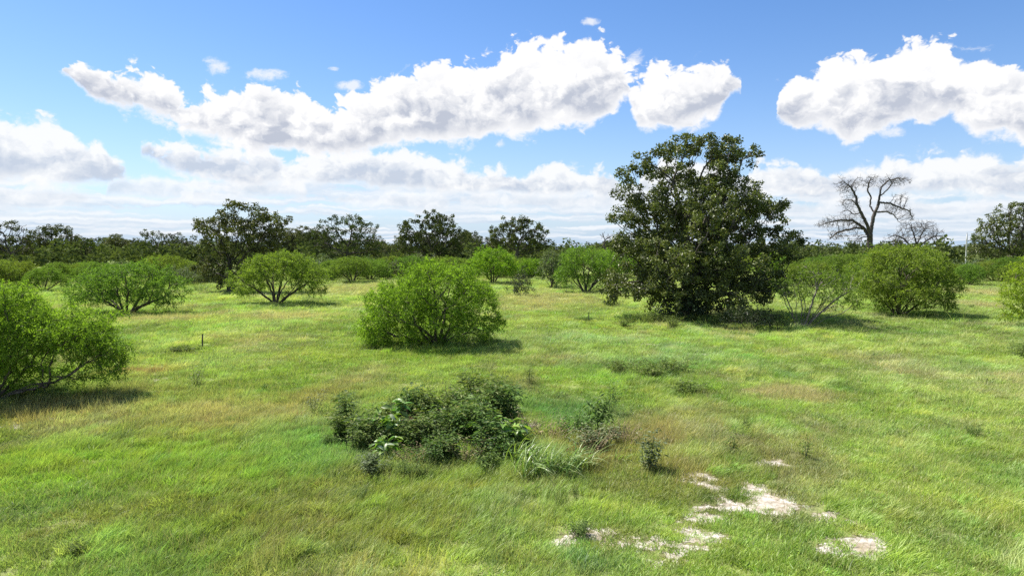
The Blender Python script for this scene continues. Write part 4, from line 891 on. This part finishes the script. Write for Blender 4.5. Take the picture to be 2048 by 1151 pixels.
weed('drooping_weed', 'dark weed with drooping leaves standing alone right of the thicket', (1195, 865), 1.15, 12, (.22, .06), 6, 107, .55, droop=1.0, start=.35)
weed('drooping_weed', 'slender taller weed behind the dark drooping weed', (1222, 828), 1.25, 5, (.15, .05), 4, 108, .3, start=.3)
weed('thistle', 'grey green weed with small white flower heads right of the grass tussock', (1298, 945), .95, 9, (.14, .05), 6, 109, .35, mat='grey_leaf')
weed('field_weed', 'thin grey weed standing left of the thicket in straw coloured grass', (628, 825), .85, 6, (.12, .035), 4, 110, .3, mat='grey_leaf', start=.3)
weed('field_weed', 'dry twiggy weed behind the thicket with bare upright stems', (893, 800), .75, 14, (.1, .03), 0, 111, .5, stem='dry_stem')
weed('field_weed', 'thin grey weed near the lone post below the left bushes', (393, 772), .85, 6, (.12, .035), 4, 112, .3, mat='grey_leaf')
weed('field_weed', 'small upright weed in the grass above the sand patches', (1464, 905), .7, 3, (.12, .04), 5, 113, .12, start=.1)
weed('field_weed', 'small upright weed right of the sand patches among green grass', (1612, 918), .6, 3, (.12, .04), 4, 114, .12, start=.1)
weed('field_weed', 'silvery pale grass like weed at the right edge in the open field', (2036, 714), 1.0, 16, (.3, .03), 6, 115, .5, mat='sedge_leaf')
weed('field_weed', 'leafy weed cluster between the green mound and the grass tussock', (1150, 868), .6, 18, (.13, .05), 6, 116, .7)
weed('field_weed', 'grey leafy weed beneath the dark drooping weed', (1190, 900), .6, 20, (.13, .05), 6, 117, .8, mat='grey_leaf')
# dark weed patches farther out
for (px, py, h, sp, lb) in ((1240, 742, .6, 1.1, 'dark weed patch in the pale grass, nearer the thicket'), (1335, 742, .75, 1.3, 'dark weed patch below the tallest oak, widest of its row'), (1300, 752, .5, .7, 'small dark weed patch at the foot of the widest weed patch'), (1378, 780, .45, .8, 'small low dark weed patch right of the larger weed patches'), (400, 582, .9, 2.4, 'dark low weeds at the foot of the broad oak'), (1222, 610, .7, 1.2, 'dark low weeds left of the tallest oak in pale grass'), (365, 706, .3, .8, 'low weeds near the left lone post'), (1165, 640, .4, .8, 'small weed beside the right lone post'), (1690, 660, .45, 1.8, 'dark low weeds in the shadow right of the sparse mesquite')):
    weed('weed_patch', lb, (px, py), h * .85, 40, (.15, .045), 5, int(px), sp, cat='weeds', lean=.12)
for i in range(12):
    px = 1245 + i * 21 + r3.uniform(-8, 8); py = 646 + r3.uniform(-6, 8)
    copy_thing(wD, gp(px, py), float(r3.uniform(.9, 1.5)), float(r3.random() * 6), 'low shaded weed beneath the tallest oak', 'shaded weeds beneath the tallest oak')
# scattered small weeds over the field
SSEC = [(0, 700, 'left'), (700, 1300, 'middle'), (1300, 2048, 'right')]
for i in range(24):
    px = r3.uniform(20, 2030); py = HZ + 90 + 560 * r3.random() ** 1.6
    if 650 < px < 1250 and 500 < py < 950: continue
    sec = sect(px, SSEC); far_ = 'far' if py < 760 else 'near'
    copy_thing((wE, wD)[i % 2], gp(px, py), float(r3.uniform(.3, .6)), float(r3.random() * 6), 'small green weed in the %s %s part of the meadow' % (far_, sec), 'small weeds in the %s %s part of the meadow' % (far_, sec))
# broad leaved plants: every leaf a part
def leaf_shape(L, W):
    V = []; F = []; n = 5
    for k in range(n + 1):
        t = k / n; w = W * .5 * math.sin(math.pi * min(1, t * .92 + .06)) ** .8 if k < n else 0; z = -L * .38 * t * t
        x = L * t
        V += [(x, -w, z + w * .35), (x, 0, z), (x, w, z + w * .35)]
    for k in range(n):
        a = k * 3; F += [(a, a + 1, a + 4, a + 3), (a + 1, a + 2, a + 5, a + 4)]
    return np.array(V), np.array(F)
def broadleaf(label, base_px, h, n, seed, L=.24, W=.13, name='broadleaf_plant', mat='broad_leaf', lean=.0):
    rg = np.random.default_rng(seed); base = gp(*base_px); root = thing(name, label, 'plant', base)
    me = []
    for v in (.1, .45, .8, 1.0):
        V, F = leaf_shape(L, W); me.append(mesh_np('leaf', V, F, M[mat], {'v': ('FACE', 'FLOAT', np.full(len(F), v))}, smooth=True))
    pos = []; par = []
    ns = 7
    for s in range(ns):
        a = s * 6.28 / ns + rg.normal() * .3; hh = h * rg.uniform(.6, 1); prev = -1; sp = rg.uniform(.15, .45) * h
        for k in range(9):
            t = k / 8; pos.append(np.array([math.cos(a) * sp * t + lean * t, math.sin(a) * sp * t, -.05 + hh * t])); par.append(prev); prev = len(pos) - 1
    pos = np.array(pos); par = np.array(par)
    V, F = tubes(pos, par, np.full(len(par), .008), np.ones(len(par), bool), 9, (4, 4)); link('stem', mesh_np('stem', V, F, M['weed_stem'], smooth=True), root)
    for i in range(n):
        k = int(rg.choice(np.nonzero(pos[:, 2] > h * .15)[0])); a = rg.random() * 6.28
        o = link('leaf', me[int(rg.choice(4, p=(.3, .38, .22, .10)))], root, tuple(pos[k] + rg.normal(size=3) * .04))
        o.rotation_euler = (rg.normal() * .35, rg.uniform(-.5, .5), a); s = rg.uniform(.6, 1.2); o.scale = (s, s, s)
    return root
broadleaf('broad leaved plant with white blotched leaves at the back left of the thicket', (782, 885), 1.35, 130, 201, .30, .15)
broadleaf('glossy broad leaved plant low at the front left of the thicket', (770, 915), .75, 70, 202, .24, .10)
broadleaf('bright broad leaved plant at the right end of the thicket beside bare soil', (1022, 900), 1.1, 120, 203, .30, .15)
# tall arching grass: every blade a part
def arch_blade(L, W, curl):
    V = []; F = []; n = 8
    for k in range(n + 1):
        t = k / n; an = curl * t; x = L * (1 - math.cos(an)) / curl; z = L * math.sin(an) / curl; w = W * .5 * (1 - t ** 2.2) * (0.5 + .5 * min(1, t * 5))
        V += [(x, -w, z), (x, w, z)]
    for k in range(n): a = 2 * k; F.append((a, a + 1, a + 3, a + 2))
    return np.array(V), np.array(F)
def tussock(label, base_px, seed, n, spread, L=1.0, name='grass_tussock'):
    rg = np.random.default_rng(seed); base = gp(*base_px); root = thing(name, label, 'grass tussock', base)
    me = []
    for v, cu in ((.1, 1.9), (.5, 2.2), (.8, 1.6), (1.0, 2.5), (.4, 1.2)):
        V, F = arch_blade(L, .032, cu); me.append(mesh_np('blade', V, F, M['sedge_leaf'], {'v': ('FACE', 'FLOAT', np.full(len(F), v))}, smooth=True))
    for i in range(n):
        a = rg.normal() * .9 - .15; r = spread * rg.random() ** .7; b = rg.random() * 6.28
        o = link('blade', me[int(rg.choice(5, p=(.28, .28, .2, .12, .12)))], root, (math.cos(b) * r * 1.2, math.sin(b) * r * .7, -.05)); s = rg.uniform(.55, 1.1)
        o.scale = (s, s, s); o.rotation_euler = (rg.normal() * .18, rg.normal() * .15, a)
    return root
tussock('large tussock of arching pale grass blades right of the thicket', (1085, 950), 301, 210, .62, 1.25)
tussock('upright tussock of long grass blades touching the thicket at its right front', (1040, 930), 302, 80, .34, 1.3)
tussock('smaller loose tussock of arching grass right of the large tussock', (1150, 935), 303, 80, .45, 1.0)
tussock('small lone tuft of long blades right of the loose tussock', (1238, 925), 304, 16, .14, .9)
# a mulch of dead stalks on the bare soil patch beside the thicket
def posts():
    for (bx, ty, by, lb) in ((405, 667, 701, 'lone dark steel fence post in the grass below the left bushes'), (1177, 624, 643, 'lone thin steel fence post in pale grass left of the tallest oak')):
        p = gp(bx, by); hh = at_depth(bx, ty, p[1])[2] - p[2]; root = thing('fence_post', lb, 'post', p)
        w = .035; prof = [(-w, 0), (w, 0), (w, .008), (.005, .008), (.005, .05), (-.005, .05), (-.005, .008), (-w, .008)]
        k = len(prof); V = [(a, b, z) for z in (-.2, hh) for a, b in prof]; F = [(i, (i + 1) % k, k + (i + 1) % k, k + i) for i in range(k)]
        me = bpy.data.meshes.new('shaft'); me.from_pydata(V, [], F + [tuple(range(k, 2 * k))]); me.materials.append(M['steel']); o = link('shaft', me, root)
        V = []; F = []
        for j in range(8):
            z = hh * (.25 + .08 * j); b = len(V); V += [(-.012, -.010, z), (.012, -.010, z), (.012, 0, z), (-.012, 0, z), (-.012, -.004, z + .02), (.012, -.004, z + .02), (.012, 0, z + .02), (-.012, 0, z + .02)]
            F += [tuple(b + q for q in f) for f in ((0, 1, 5, 4), (1, 2, 6, 5), (3, 0, 4, 7), (4, 5, 6, 7))]
        me = bpy.data.meshes.new('stud'); me.from_pydata(V, [], F); me.materials.append(M['steel']); link('stud', me, root)
        root.rotation_euler = (0, R(2), .4)
posts()
def pole(label, px, ty, by, rad, mat, cat, name):
    p = gp(px, by); hh = at_depth(px, ty, p[1])[2] - p[2]; root = thing(name, label, cat, p)
    pos = np.array([[0, 0, -.2 + (hh + .2) * i / 6] for i in range(7)]); par = np.arange(-1, 6); V, F = tubes(pos, par, np.linspace(rad, rad * .75, 7), np.ones(7, bool), 0, (10, 10))
    k = len(V); V = np.concatenate([V, [[0, 0, hh + .02]]]); T = np.array([[k - 10 + i, k - 10 + (i + 1) % 10, k] for i in range(10)])
    link('shaft', mesh_np('shaft', V, [F, T], M[mat], smooth=True), root)
    V, F = tubes(np.array([[0, 0, hh - .25], [0, 0, hh + .35]]), np.array([-1, 0]), np.array([rad * .5, rad * .4]), np.ones(2, bool), 0, (8, 8)); link('cap', mesh_np('cap', V, F, M[mat]), root)
pole('plain pale grey utility pole standing left of the right edge oak', 1931, 468, 541, .20, 'pole_grey', 'pole', 'utility_pole')
pole('short thin dark pole rising from behind the feathery mesquite', 1143, 487, 536, .16, 'steel', 'pole', 'utility_pole')
print('TRIS', TRIS[0], 'objects', len(bpy.data.objects), 'time', round(time.time() - T0, 1))
